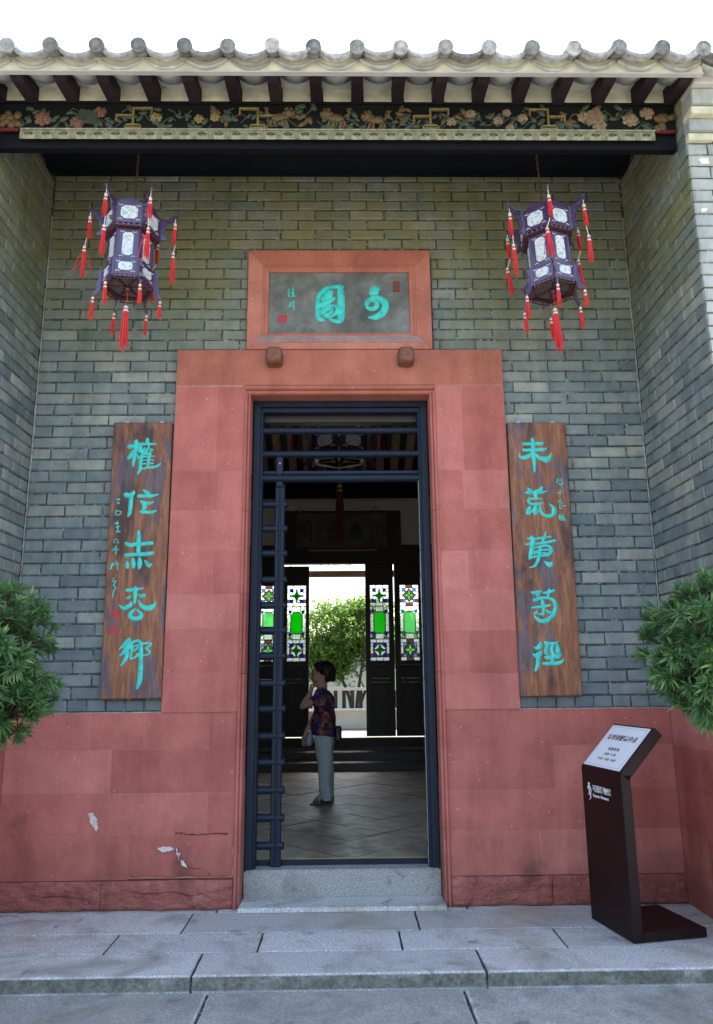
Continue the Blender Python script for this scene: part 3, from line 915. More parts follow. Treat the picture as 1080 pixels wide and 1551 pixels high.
# ================================================================== CARVED EAVE BOARD
cb = thing('carved_eave_board', 'dark carved eave board with flowers, lions and pale gilt trim under the rafters', 'carving', (0, -1.0, 4.9))
def cbuild(m, name, mat): 
    m.v = [(x, y+1.0, z-4.9) for x, y, z in m.v]
    return m.build(name, mat, cb)
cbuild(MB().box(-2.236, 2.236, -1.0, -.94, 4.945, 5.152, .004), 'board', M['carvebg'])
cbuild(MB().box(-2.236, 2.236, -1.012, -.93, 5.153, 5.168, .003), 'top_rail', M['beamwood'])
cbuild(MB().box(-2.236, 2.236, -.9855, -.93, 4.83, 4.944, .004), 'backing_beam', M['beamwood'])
YB = -1.0
def CX(px): return (px-510)*.004332+.004
def CZ(py): return 4.894+(210-py)*.00504
cbuild(MB().box(-2.07, 2.09, -1.022, -.99, 4.942, 4.952, .002), 'trim_fillet', M['trim'])
# trim units: a pierced oval between ribbed leaves
U = .1120
unit = MB()
N = 18
outer = [(.055*math.copysign(min(1, abs(math.cos(2*math.pi*k/N))*1.3), math.cos(2*math.pi*k/N)), .033*math.copysign(min(1, abs(math.sin(2*math.pi*k/N))*1.4), math.sin(2*math.pi*k/N))) for k in range(N)]
inner = [(.031*math.cos(2*math.pi*k/N), .0135*math.sin(2*math.pi*k/N)) for k in range(N)]
vs = [(x, 0, z) for x, z in outer]+[(x, -.012, z*1.25) for x, z in inner]+[(x, .022, z) for x, z in inner]
unit.add(vs, [(k, (k+1) % N, N+(k+1) % N, N+k) for k in range(N)]+[(N+k, N+(k+1) % N, 2*N+(k+1) % N, 2*N+k) for k in range(N)])
for sx in (-1, 1):
    for q in range(4):
        a = sx*(.036+q*.0055)
        unit.tube([(a, -.008, .028), (a+sx*.002, -.012, 0), (a+sx*.003, -.006, -.034-.004*(q % 2))], .0026, 5)
unit.tube([(-.016, -.004, -.010), (0, -.008, -.006), (.016, -.004, -.010)], .0032, 5)
um = unit.mesh('trim_scroll', M['trim'])
for k in range(37):
    o = bpy.data.objects.new('trim_scroll', um); link(o, cb); o.location = (-2.07+U*(k+.55), -.014, 4.908-4.9)
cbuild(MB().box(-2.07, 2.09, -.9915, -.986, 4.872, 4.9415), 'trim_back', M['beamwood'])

def carve_flower(px, py, r, mat, n=3):
    m = MB(); x, z = CX(px), CZ(py)
    for q in range(n):
        rr = r*(1-.3*q); k_ = 7-q
        for k in range(k_):
            a = 2*math.pi*(k+.4*q)/k_+random.uniform(-.2, .2)
            T = Matrix.Rotation(-a, 3, 'Y')
            m.ell((x+rr*.6*math.cos(a), YB-.008-.010*q, z+rr*.52*math.sin(a)), (rr*.48, .012, rr*.36), 8, 5, T)
    m.ell((x, YB-.012-.010*n, z), (r*.22, .012, r*.22), 8, 5)
    return cbuild(m, 'flower_carving', mat)
def carve_leaves(px, py, n, spread, mat=None):
    m = MB()
    for _ in range(n):
        a = random.uniform(0, 6.28); L = random.uniform(.022, .042)
        x = CX(px)+random.uniform(-1, 1)*spread; z = min(5.13, max(4.972, CZ(py)+random.uniform(-1, 1)*.06))
        m.ell((x, YB-.006, z), (L, .012, L*.45), 8, 4, Matrix.Rotation(a, 3, 'Y'))
    pts = [(CX(px)+t*spread*1.3, YB-.004, CZ(py)+.035*math.sin(t*3+px)) for t in (-1, -.5, 0, .5, 1)]
    m.tube(pts, .005, 5)
    return cbuild(m, 'leaf_carving', mat or M['leafgilt'])
def carve_fret(px, flip):
    s = -1 if flip else 1; x = CX(px); m = MB(); w = .0065
    def bar(x0, x1, z0, z1): m.box(min(x0, x1), max(x0, x1), YB-.020, YB+.002, min(z0, z1), max(z0, z1), .002)
    bar(x-.055, x+.055, 4.957, 4.966); bar(x-.055, x-.046, 4.967, 4.978); bar(x+.046, x+.055, 4.967, 4.978); bar(x-.046, x+.046, 4.979, 4.988)
    bar(x-w, x+w, 4.989, 5.115)
    bar(x+s*w, x-s*.115, 5.055, 5.065) if False else None
    bar(x-s*(w+.001), x-s*.115, 5.050, 5.061); bar(x-s*.104, x-s*.115, 5.012, 5.049)
    bar(x+s*(w+.001), x+s*.125, 5.104, 5.115); bar(x+s*.114, x+s*.125, 5.065, 5.103)
    return cbuild(m, 'fret_carving', M['gilt'])
def carve_lion(px, py, f, sc=1.0):
    m = MB(); x, z = CX(px), CZ(py); e = lambda dx, dz, rx, rz_b, d=.014, a=0: m.ell((x+f*dx*sc, YB-.010, z+dz*sc), (rx*sc, d, rz_b*sc), 9, 5, Matrix.Rotation(a*f, 3, 'Y'))
    e(0, 0, .062, .030, .018, .12); e(-.060, .030, .034, .033, .024); e(-.088, .020, .018, .014, .026); e(-.050, .060, .012, .014, .02)
    for dx, a in ((-.045, .3), (-.020, -.2), (.035, .35), (.058, -.25)): e(dx, -.040, .012, .030, .012, a); e(dx-.008, -.068, .014, .007, .014)
    m.tube([(x+f*.058*sc, YB-.008, z+.010*sc), (x+f*.088*sc, YB-.012, z+.030*sc), (x+f*.082*sc, YB-.012, z+.062*sc), (x+f*.105*sc, YB-.010, z+.072*sc)], [.008, .012, .016, .006], 6)
    for k in range(6): e(-.060+.034*math.cos(k), .030+.034*math.sin(k), .012, .012, .016)
    return cbuild(m, 'lion_carving', M['lion'])
def carve_plate(px, py, rot, mat):
    m = MB(); T = Matrix.Translation((CX(px), YB-.016, CZ(py))) @ Matrix.Rotation(rot, 4, 'Y')
    m.box(-.062, .062, -.008, .014, -.048, .048, .003, T)
    for k in range(-3, 4):
        m.tube([T @ Vector((-.058, -.010, k*.013-.004)), T @ Vector((.058, -.010, k*.013+.004))], .0025, 5)
        m.tube([T @ Vector((k*.017-.004, -.010, -.044)), T @ Vector((k*.017+.004, -.010, .044))], .0025, 5)
    return cbuild(m, 'basket_carving', mat)
for px, py, r in ((63, 183, .058), (115, 189, .050), (148, 173, .045)): carve_flower(px, py, r, M['petal'])
for px, py, r in ((233, 181, .04), (298, 183, .034), (322, 180, .036)): carve_flower(px, py, r, M['gilt'])
for px, py, r in ((681, 186, .034), (711, 174, .036), (752, 184, .034), (766, 172, .03), (790, 180, .036), (770, 195, .03), (884, 178, .045)): carve_flower(px, py, r, M['petal2'], 2)
for px, py, r in ((907, 190, .05), (955, 182, .055), (982, 172, .05)): carve_flower(px, py, r, M['petal2'])
carve_plate(131, 181, .15, M['leafgilt']); carve_plate(898, 178, -.45, M['petal2'])
for px in range(30, 1000, 27): carve_leaves(px+random.randint(-6, 6), random.randint(172, 194), 5, .06)
for px in (455, 612, 330, 700, 860): carve_leaves(px, 178, 5, .05, M['lion'])
carve_fret(199, False); carve_fret(387, True); carve_fret(649, False); carve_fret(829, True)
carve_lion(420, 180, -1); carve_lion(505, 181, -1 if False else 1); carve_lion(566, 184, 1, .95)
for s, x0 in ((1, 2.10), (-1, -2.08)):
    m = MB()
    for k in range(9): m.ell((x0+s*random.uniform(0, .11), YB-.01, random.uniform(4.965, 5.06)), (.035, .018, .025), 8, 5, Matrix.Rotation(random.uniform(0, 3), 3, 'Y'))
    cbuild(m, 'end_scroll', M['lion'])
    m = MB()
    for k in range(6): m.ell((x0+s*(.01+k*.02), YB-.01, 4.945), (.016, .015, .016), 7, 4)
    cbuild(m, 'end_scroll', M['crimson'])

# ================================================================== WRITING HELPER
def strokes(mb, data, yf, h=.16, hmax=.010, bold=1.0):
    """brush strokes as domed ribbons standing on the plane y=yf; data in mm: (x, z, width)"""
    for st_ in data:
        P = cr([tuple(map(float, p)) for p in st_], 4)
        n = len(P); rows = []
        for i, (x, z, w) in enumerate(P):
            a = P[max(0, i-1)]; b = P[min(n-1, i+1)]
            tx, tz = b[0]-a[0], b[1]-a[1]; L = math.hypot(tx, tz) or 1
            rows.append((x, z, w*bold/2, -tz/L, tx/L, tx/L, tz/L))
        # rounded ends
        f = rows[0]; e = rows[-1]
        head = [(f[0]-f[5]*f[2]*.75, f[1]-f[6]*f[2]*.75, f[2]*.45)+f[3:]]
        tail = [(e[0]+e[5]*e[2]*.75, e[1]+e[6]*e[2]*.75, e[2]*.45)+e[3:]]
        rows = head+rows+tail
        vs = []; fs = []
        for x, z, r_, nx, nz, _, _ in rows:
            hh = min(hmax, max(.003, r_*2*h/1000))
            for q, k in ((-1, 0), (-.72, .75), (0, 1), (.72, .75), (1, 0)):
                vs.append(((x+nx*r_*q)/1000, yf-hh*k+(.001 if k == 0 else 0), (z+nz*r_*q)/1000))
        for i in range(len(rows)-1):
            for k in range(4): fs.append((i*5+k, i*5+k+1, (i+1)*5+k+1, (i+1)*5+k))
        fs.append((0, 1, 2, 3, 4)); L_ = (len(rows)-1)*5; fs.append((L_+4, L_+3, L_+2, L_+1, L_))
        mb.add(vs, fs, True)
    return mb

GLYPHS = {
 'L': [
  [[(-1529,3087,31),(-1498,3090,27),(-1459,3097,25),(-1444,3110,18)],[(-1479,3129,28),(-1480,3094,34),(-1484,3045,31),(-1487,2997,24),(-1490,2965,22),(-1491,2937,12)],[(-1490,3055,27),(-1510,3020,28),(-1527,3001,28)],[(-1470,3023,18),(-1453,2997,18)],[(-1453,3106,21),(-1404,3105,19),(-1339,3106,15)],[(-1399,3142,27),(-1398,3106,25)],[(-1446,3084,28),(-1450,3055,27),(-1429,3052,22),(-1414,3074,18)],[(-1385,3090,13),(-1401,3055,21),(-1427,3023,21),(-1447,2994,21)],[(-1374,3067,15),(-1355,3061,12),(-1376,3051,12)],[(-1439,3010,28),(-1438,2965,25),(-1440,2917,25),(-1456,2879,9)],[(-1376,3035,25),(-1381,2997,18),(-1384,2965,18),(-1386,2930,22)],[(-1434,3029,19),(-1388,3032,19)],[(-1429,3007,10),(-1374,3013,13),(-1341,3014,6)],[(-1428,2983,9),(-1385,2986,8),(-1342,2984,6)],[(-1427,2957,11),(-1347,2961,9)],[(-1428,2920,12),(-1382,2928,16),(-1328,2936,19),(-1295,2958,6)]],
  [[(-1534,2729,34),(-1504,2723,33),(-1478,2741,27),(-1476,2760,9)],[(-1492,2720,30),(-1492,2670,28),(-1494,2620,26),(-1498,2589,24),(-1508,2569,9)],[(-1441,2719,25),(-1395,2719,23),(-1347,2719,22),(-1302,2730,11)],[(-1407,2763,13),(-1384,2744,27),(-1368,2728,27)],[(-1420,2679,21),(-1392,2666,27),(-1356,2666,21),(-1331,2677,9)],[(-1402,2672,33),(-1394,2644,30),(-1399,2619,27)],[(-1419,2604,21),(-1377,2601,20),(-1341,2600,23),(-1307,2613,9)]],
  [[(-1427,2464,18),(-1424,2431,26),(-1422,2370,27),(-1420,2300,27)],[(-1512,2379,21),(-1481,2364,28),(-1437,2371,26),(-1377,2374,25),(-1327,2378,26)],[(-1507,2291,30),(-1477,2297,23),(-1418,2297,24),(-1362,2301,29),(-1320,2307,24)],[(-1495,2246,14),(-1493,2225,29),(-1490,2204,18)],[(-1455,2264,21),(-1452,2234,33),(-1450,2206,21)],[(-1410,2269,20),(-1406,2233,33),(-1407,2200,18)],[(-1371,2254,12),(-1355,2233,27),(-1339,2218,26),(-1325,2233,9)]],
  [[(-1486,2047,23),(-1427,2051,23),(-1369,2062,7)],[(-1427,2072,12),(-1427,2051,29),(-1426,2006,26),(-1427,1959,18)],[(-1482,1992,12),(-1469,1996,18),(-1455,2009,6)],[(-1402,2018,6),(-1384,2006,24),(-1363,2009,26)],[(-1452,1962,18),(-1454,1945,27),(-1474,1933,30),(-1499,1922,26),(-1533,1944,6)],[(-1400,1980,6),(-1383,1944,23),(-1347,1923,32),(-1312,1926,38),(-1287,1949,18),(-1286,1967,6)],[(-1417,1921,5),(-1440,1901,21),(-1454,1874,29),(-1437,1854,26),(-1408,1851,27),(-1382,1859,29),(-1379,1883,27),(-1408,1912,9)]],
  [[(-1446,1719,11),(-1465,1691,32),(-1490,1665,21),(-1516,1644,6)],[(-1450,1685,26),(-1463,1653,32),(-1479,1625,27),(-1506,1602,11)],[(-1459,1633,23),(-1462,1596,26),(-1478,1562,23),(-1494,1539,12)],[(-1449,1713,15),(-1438,1679,23),(-1448,1653,29)],[(-1430,1687,17),(-1407,1699,17),(-1381,1699,20),(-1365,1670,23)],[(-1435,1676,20),(-1425,1653,17),(-1432,1619,17),(-1435,1579,11)],[(-1417,1664,9),(-1389,1673,11),(-1396,1647,15),(-1415,1633,11)],[(-1435,1579,14),(-1410,1587,12),(-1382,1607,17),(-1394,1613,12)],[(-1363,1678,18),(-1334,1684,15),(-1299,1681,15),(-1313,1663,15),(-1335,1649,14)],[(-1335,1649,14),(-1311,1632,16),(-1307,1618,14),(-1324,1606,11),(-1356,1604,9)],[(-1369,1681,27),(-1365,1618,29),(-1362,1547,29),(-1363,1490,33),(-1364,1439,31),(-1371,1406,26),(-1379,1383,12)]],
  [[(-1590,2695,13),(-1574,2695,12)],[(-1586,2669,13),(-1573,2668,10)],[(-1590,2616,8),(-1596,2585,8),(-1575,2579,6)],[(-1582,2611,6),(-1559,2605,8),(-1558,2590,8),(-1578,2584,6)],[(-1573,2537,5),(-1594,2517,10),(-1569,2522,7)],[(-1588,2493,8),(-1560,2498,7)],[(-1577,2527,7),(-1573,2465,9)],[(-1586,2459,9),(-1556,2462,10)],[(-1593,2408,5),(-1594,2382,6)],[(-1585,2403,5),(-1573,2408,5)],[(-1570,2403,5),(-1561,2382,5),(-1576,2382,5)],[(-1575,2356,8),(-1605,2326,8)],[(-1574,2346,7),(-1576,2300,8)],[(-1598,2331,5),(-1558,2333,7)],[(-1595,2234,15),(-1608,2198,13)],[(-1568,2249,9),(-1587,2223,7)],[(-1562,2239,8),(-1554,2223,7)],[(-1564,2228,7),(-1557,2190,7)],[(-1579,2137,7),(-1587,2107,7),(-1565,2112,7),(-1578,2082,8),(-1562,2062,7),(-1576,2042,9),(-1578,1992,6)]],
 ],
 'R': [
  [[(1402,3134,22),(1404,3082,28),(1403,3017,28),(1405,2953,25),(1404,2885,13)],[(1337,3096,25),(1379,3095,21),(1426,3098,24),(1464,3097,25),(1483,3105,6)],[(1330,3052,19),(1348,3048,24),(1402,3050,23),(1455,3053,25),(1486,3053,22),(1503,3066,4)],[(1397,3021,28),(1368,3005,31),(1333,2992,29),(1305,2998,19),(1296,3028,6)],[(1418,3017,19),(1439,2995,28),(1469,2982,34),(1500,2978,44),(1520,2998,22),(1533,3027,6)]],
  [[(1329,2728,12),(1354,2732,25),(1397,2730,22),(1446,2730,16),(1481,2741,6)],[(1348,2762,12),(1361,2743,34),(1376,2734,18)],[(1449,2768,18),(1435,2746,31),(1403,2734,28)],[(1403,2734,28),(1399,2711,28),(1404,2689,18)],[(1444,2684,6),(1394,2685,13),(1354,2683,19),(1350,2664,25),(1364,2647,19),(1404,2645,19),(1442,2651,15),(1448,2658,6)],[(1354,2620,21),(1340,2599,28),(1339,2574,21),(1374,2601,12),(1398,2636,18)],[(1401,2642,18),(1393,2605,27),(1388,2573,21),(1417,2598,12),(1428,2629,12)],[(1428,2629,15),(1432,2592,18),(1449,2567,21),(1485,2556,24),(1519,2569,28),(1527,2598,34),(1517,2626,18),(1488,2650,4)]],
  [[(1325,2394,15),(1377,2392,15),(1438,2401,15),(1490,2407,14)],[(1353,2406,22),(1361,2378,30),(1355,2338,31),(1344,2299,30),(1332,2250,21)],[(1458,2442,9),(1445,2408,18),(1430,2375,19)],[(1312,2354,17),(1375,2357,15),(1436,2362,18),(1519,2380,18)],[(1373,2329,12),(1410,2336,15),(1447,2344,15),(1480,2335,21),(1487,2307,27),(1467,2280,21),(1424,2272,17),(1381,2268,16),(1335,2256,15)],[(1368,2300,12),(1396,2307,12),(1433,2313,12),(1475,2313,12)],[(1358,2286,9),(1398,2292,12),(1467,2286,12)],[(1410,2338,18),(1406,2295,21),(1396,2256,21),(1378,2216,21),(1356,2195,15),(1325,2186,6)],[(1434,2231,9),(1454,2213,27),(1474,2206,34),(1488,2228,6)]],
  [[(1330,2015,15),(1355,2008,24),(1398,2021,12)],[(1368,2023,12),(1373,2005,27),(1371,1984,15)],[(1409,2009,9),(1442,2011,21),(1488,2025,18)],[(1454,2035,12),(1449,2008,21),(1443,1978,15)],[(1340,1958,18),(1364,1964,24),(1404,1974,18),(1442,1972,18),(1472,1963,21),(1491,1933,27),(1490,1900,28),(1477,1865,29),(1452,1836,28),(1418,1816,29),(1388,1813,26),(1359,1828,21),(1341,1848,9),(1344,1878,6)],[(1400,1966,15),(1403,1934,24),(1405,1895,21),(1403,1860,20)],[(1322,1905,12),(1358,1910,18),(1403,1913,18),(1454,1924,14)],[(1357,1887,8),(1356,1872,20),(1343,1866,12)],[(1373,1863,12),(1397,1860,17),(1402,1848,9)],[(1424,1889,9),(1439,1876,18),(1457,1871,18)]],
  [[(1322,1639,6),(1344,1628,23),(1365,1643,33),(1373,1666,14)],[(1311,1591,6),(1335,1579,29),(1359,1588,35),(1374,1608,11)],[(1352,1576,33),(1347,1542,28),(1339,1508,24),(1326,1479,18)],[(1402,1666,21),(1425,1660,21),(1467,1661,19),(1497,1675,5)],[(1419,1654,24),(1408,1622,27),(1407,1596,26),(1421,1583,11)],[(1455,1654,20),(1446,1619,24),(1451,1593,23),(1465,1584,14)],[(1487,1653,15),(1487,1624,29),(1492,1595,29),(1512,1590,6)],[(1392,1570,9),(1413,1564,24),(1449,1570,24),(1491,1575,32),(1512,1590,6)],[(1447,1567,27),(1444,1530,26)],[(1379,1525,17),(1414,1524,22),(1452,1525,24),(1493,1529,24),(1515,1543,15),(1523,1558,5)]],
  [[(1565,2829,10),(1561,2806,7),(1568,2803,5)],[(1580,2831,7),(1600,2831,6)],[(1574,2816,5),(1599,2816,6),(1601,2796,7),(1586,2781,6),(1574,2793,5),(1590,2796,6)],[(1560,2725,7),(1595,2735,8)],[(1581,2745,8),(1577,2713,7)],[(1577,2677,6),(1561,2657,7),(1583,2660,5)],[(1584,2670,5),(1587,2647,5),(1570,2642,4),(1570,2612,7),(1583,2617,4)],[(1581,2632,6),(1613,2631,6)],[(1564,2565,8),(1562,2531,9),(1603,2528,8)],[(1573,2545,14),(1595,2543,9)],[(1577,2568,5),(1571,2553,5)],[(1592,2573,5),(1588,2548,6),(1596,2530,6)]],
 ],
 'P': [
  [[(17,4381,25),(-32,4381,22),(-93,4371,25),(-147,4327,27),(-169,4261,25),(-171,4175,27),(-159,4116,30),(-123,4102,18)],[(2,4387,31),(8,4294,42),(7,4162,46),(4,4096,30),(-44,4096,24),(-81,4112,15)],[(-135,4281,36),(-93,4314,55),(-80,4347,42)],[(-165,4221,24),(-105,4248,37),(-44,4284,24)],[(-135,4162,36),(-117,4195,42),(-68,4195,30),(-75,4155,25),(-111,4142,36)],[(-99,4214,24),(-44,4221,18),(-14,4195,30),(-38,4155,21),(-87,4122,18)]],
  [[(243,4327,36),(273,4351,62),(298,4361,24)],[(248,4290,25),(297,4287,30),(339,4254,43),(348,4214,42),(325,4161,43),(276,4128,37),(219,4122,12)],[(248,4284,25),(211,4254,31),(208,4214,24),(241,4194,27),(281,4214,30),(281,4254,28),(248,4267,18)]],
  [[(-388,4360,8),(-395,4327,9),(-388,4295,8)],[(-359,4375,7),(-361,4345,11),(-356,4302,9)],[(-379,4327,7),(-351,4327,6)],[(-376,4300,7),(-347,4302,7)],[(-376,4253,8),(-387,4215,8),(-371,4220,6)],[(-353,4263,9),(-362,4233,8),(-350,4208,8),(-355,4183,8)]],
 ],
}


# ------------------------------------------------------------------ name plaque over the door
pq = thing('name_plaque', 'slate name plaque with two turquoise characters in mitred red stone frame', 'plaque', (0, 0, 0))
PO = (-.702, .695, 3.849, 4.669); PI = (-.543, .532, 3.993, 4.498)
o4 = [(PO[0], PO[2]), (PO[1], PO[2]), (PO[1], PO[3]), (PO[0], PO[3])]; i4 = [(PI[0], PI[2]), (PI[1], PI[2]), (PI[1], PI[3]), (PI[0], PI[3])]
for k in range(4):
    a, b = o4[k], o4[(k+1) % 4]; c, d = i4[(k+1) % 4], i4[k]
    def L(p, q, t): return (p[0]+(q[0]-p[0])*t, p[1]+(q[1]-p[1])*t)
    rows_ = [(0, .02), (0, -.046), (.02, -.050), (.70, -.050), (.73, -.042), (.80, -.046), (.84, -.036), (1.0, -.020), (1.0, .02)]
    m = MB(); g_ = .0012
    vs = []
    for t_, y in rows_:
        p, q = L(a, d, t_), L(b, c, t_)
        dx, dz = q[0]-p[0], q[1]-p[1]; LL = math.hypot(dx, dz); p = (p[0]+dx/LL*g_, p[1]+dz/LL*g_); q = (q[0]-dx/LL*g_, q[1]-dz/LL*g_)
        vs += [(p[0], y, p[1]), (q[0], y, q[1])]
    n = len(rows_)
    m.add(vs, [(2*i, 2*i+1, 2*i+3, 2*i+2) for i in range(n-1)]+[tuple(range(0, 2*n, 2)), tuple(range(1, 2*n, 2))])
    m.build('frame_bar', M['red_up'], pq)
MB().box(PO[0]+.003, PO[1]-.003, .0, .02, PO[2], PO[3]-.003).build('joint_core', M['redjoint'], pq)
MB().box(PI[0]+.002, PI[1]-.002, -.012, .0, PI[2]+.002, PI[3]-.002).build('slate_panel', M['plaque'], pq)
m = MB(); m.prism([(PI[0]-.105, PI[2]-.095+.001), (PI[1]+.105, PI[2]-.095+.001), (PI[1]+.045, PI[2]-.040), (PI[0]-.045, PI[2]-.040)], -.0525, -.0495); m.build('washed_strip', simple('grey_wash', (.30, .20, .19), .9, .2, var=.25, nsc=12, bmp=.3), pq)
for i, gph in enumerate(GLYPHS['P']):
    m = MB(); strokes(m, gph, -.012, .15, .008, 1.35); o = m.build('character' if i < 2 else 'inscription', M['turq'], pq)
    if i >= 2: tag(o, kind='stuff')
m = MB().box(-.468, -.403, -.0155, -.0125, 4.082, 4.142); m.build('seal', M['seal'], pq)
m = MB().box(.408, .462, -.0155, -.0125, 4.335, 4.425); m.build('seal', simple('faded_seal', (.17, .06, .055), .8, .2, var=.3, nsc=80), pq)

# ------------------------------------------------------------------ couplet boards
for side, quad, lab in (('L', [(-1.648, 3.272), (-1.226, 3.270), (-1.216, 1.318), (-1.627, 1.314)], 'weathered brown couplet board with five turquoise characters, left of the door'), ('R', [(1.229, 3.262), (1.653, 3.260), (1.637, 1.310), (1.213, 1.306)], 'weathered brown couplet board with five turquoise characters, right of the door')):
    cpl = thing('couplet_board', lab, 'board', (quad[0][0]*.5+quad[1][0]*.5, 0, quad[3][1]), 0, 'couplet boards flanking the door')
    off_ = cpl.location
    m = MB()
    nx_, nz_ = 6, 24
    def Q(u, v):
        a = Vector(quad[0]).lerp(Vector(quad[1]), u); b = Vector(quad[3]).lerp(Vector(quad[2]), u); return b.lerp(a, v)
    e = .004
    front = [Q(u, v) for v in (0.0, 1.0) for u in (0.0, 1.0)]
    ins = [Q(u, v) for v in (.0035, .9965) for u in (.012, .988)]
    vs = [(p[0], -.012, p[1]) for p in front]+[(p[0], -.056, p[1]) for p in front]+[(p[0], -.061, p[1]) for p in ins]
    m.add(vs, [(0, 1, 3, 2), (8, 9, 11, 10), (0, 4, 5, 1), (2, 3, 7, 6), (0, 2, 6, 4), (1, 5, 7, 3), (4, 8, 9, 5), (6, 7, 11, 10), (4, 6, 10, 8), (5, 9, 11, 7)])
    m.v = [tuple(Vector(p)-off_) for p in m.v]; m.build('board', M['board'], cpl)
    for i, gph in enumerate(GLYPHS[side]):
        m = MB(); strokes(m, gph, -.061, bold=1.12); m.v = [tuple(Vector(p)-off_) for p in m.v]
        o = m.build('character' if i < 5 else 'inscription', M['turq'], cpl)
        if i >= 5: tag(o, kind='stuff')
    if side == 'L':
        for z in (1.775, 1.885):
            m = MB().box(-1.582, -1.535, -.0635, -.0605, z-.025, z+.025); m.v = [tuple(Vector(p)-off_) for p in m.v]; m.build('seal', M['seal'], cpl)
    # iron hangers behind the board
    for u in (.2, .8):
        p = Q(u, .995); m = MB().box(p[0]-.012, p[0]+.012, -.02, .004, p[1]-.01, p[1]+.03); m.v = [tuple(Vector(q)-off_) for q in m.v]; m.build('hanger', M['iron'], cpl)

# ================================================================== DOOR FRAME AND SLIDING GATE
df = thing('door_frame', 'blue black timber door frame with three round crossbars at the top', 'door frame', (0, 0, .2))
def dbuild(m, name, mat, par=None):
    m.v = [(x, y, z-.2) for x, y, z in m.v]; return m.build(name, mat, par or df)
for s in (-1, 1):
    m = MB()
    for (a, b, y0, y1) in ((.583, .657, .138, .212), (.600, .657, .118, .1375), (.592, .612, .2125, .24)):
        x0, x1 = sorted((s*a, s*b)); m.box(x0, x1, y0, y1, .197, 3.52, .006)
    dbuild(m, 'jamb', M['bluewood'])
    m = MB(); x0, x1 = sorted((s*.5805, s*.5825)); m.box(x0, x1, .15, .20, .21, 2.88)
    if s > 0:
        dbuild(m, 'edge_strip', M['iron'])
        for k in range(14):
            m = MB(); m.tube([(.5785, .175, .33+k*.184), (.5803, .175, .33+k*.184)], .018, 10); dbuild(m, 'socket', M['lead'])
    x0, x1 = sorted((s*.655, s*.745)); MB().box(x0, x1, .121, .33, 0, 3.55)
m = MB(); m.box(-.657, .657, .116, .212, 3.452, 3.545, .006); m.box(-.60, .60, .1375, .212, 3.415, 3.4515, .004); dbuild(m, 'head', M['bluewood'])
dbuild(MB().box(-.60, .60, .213, .30, 3.36, 3.45, .004), 'head_board', M['darkwood'])
for z, r_ in ((3.278, .027), (3.094, .027), (2.905, .030)):
    m = MB(); m.tube([(-.60, .168, z), (.60, .168, z)], r_, 14); dbuild(m, 'crossbar', M['bluewood'])
dbuild(MB().box(-.60, .60, .17, .235, 2.938, 2.965, .004), 'rail', M['bluewood'])
sgx = thing('sliding_gate', 'blue black ladder gate of round rungs, slid back against left jamb', 'gate', (-.45, .2, .2))
def gbuild(m, name, mat):
    m.v = [(x+.45, y-.2, z-.2) for x, y, z in m.v]; return m.build(name, mat, sgx)
m = MB(); m.box(-.492, -.418, .182, .222, .200, 2.875, .008)
m.tube([(-.455, .181, .22), (-.455, .181, 2.86)], .009, 6); gbuild(m, 'stile', M['bluewood'])
m = MB(); m.box(-.485, -.432, .160, .18, 2.84, 3.09, .006); gbuild(m, 'stile_head', M['bluewood'])
m = MB(); m.ell((-.458, .158, 3.02), (.009, .006, .009), 8, 5); gbuild(m, 'rivet', M['iron'])
for z in (2.713, 2.527, 2.343, 2.148, 1.96, 1.78, 1.597, 1.408, 1.231, 1.047, .871, .688, .509, .331):
    m = MB(); m.tube([(-.60, .203, z), (-.412, .203, z), (-.402, .203, z), (-.397, .203, z)], [.027, .027, .025, .016], 12); gbuild(m, 'rung', M['bluewood'])

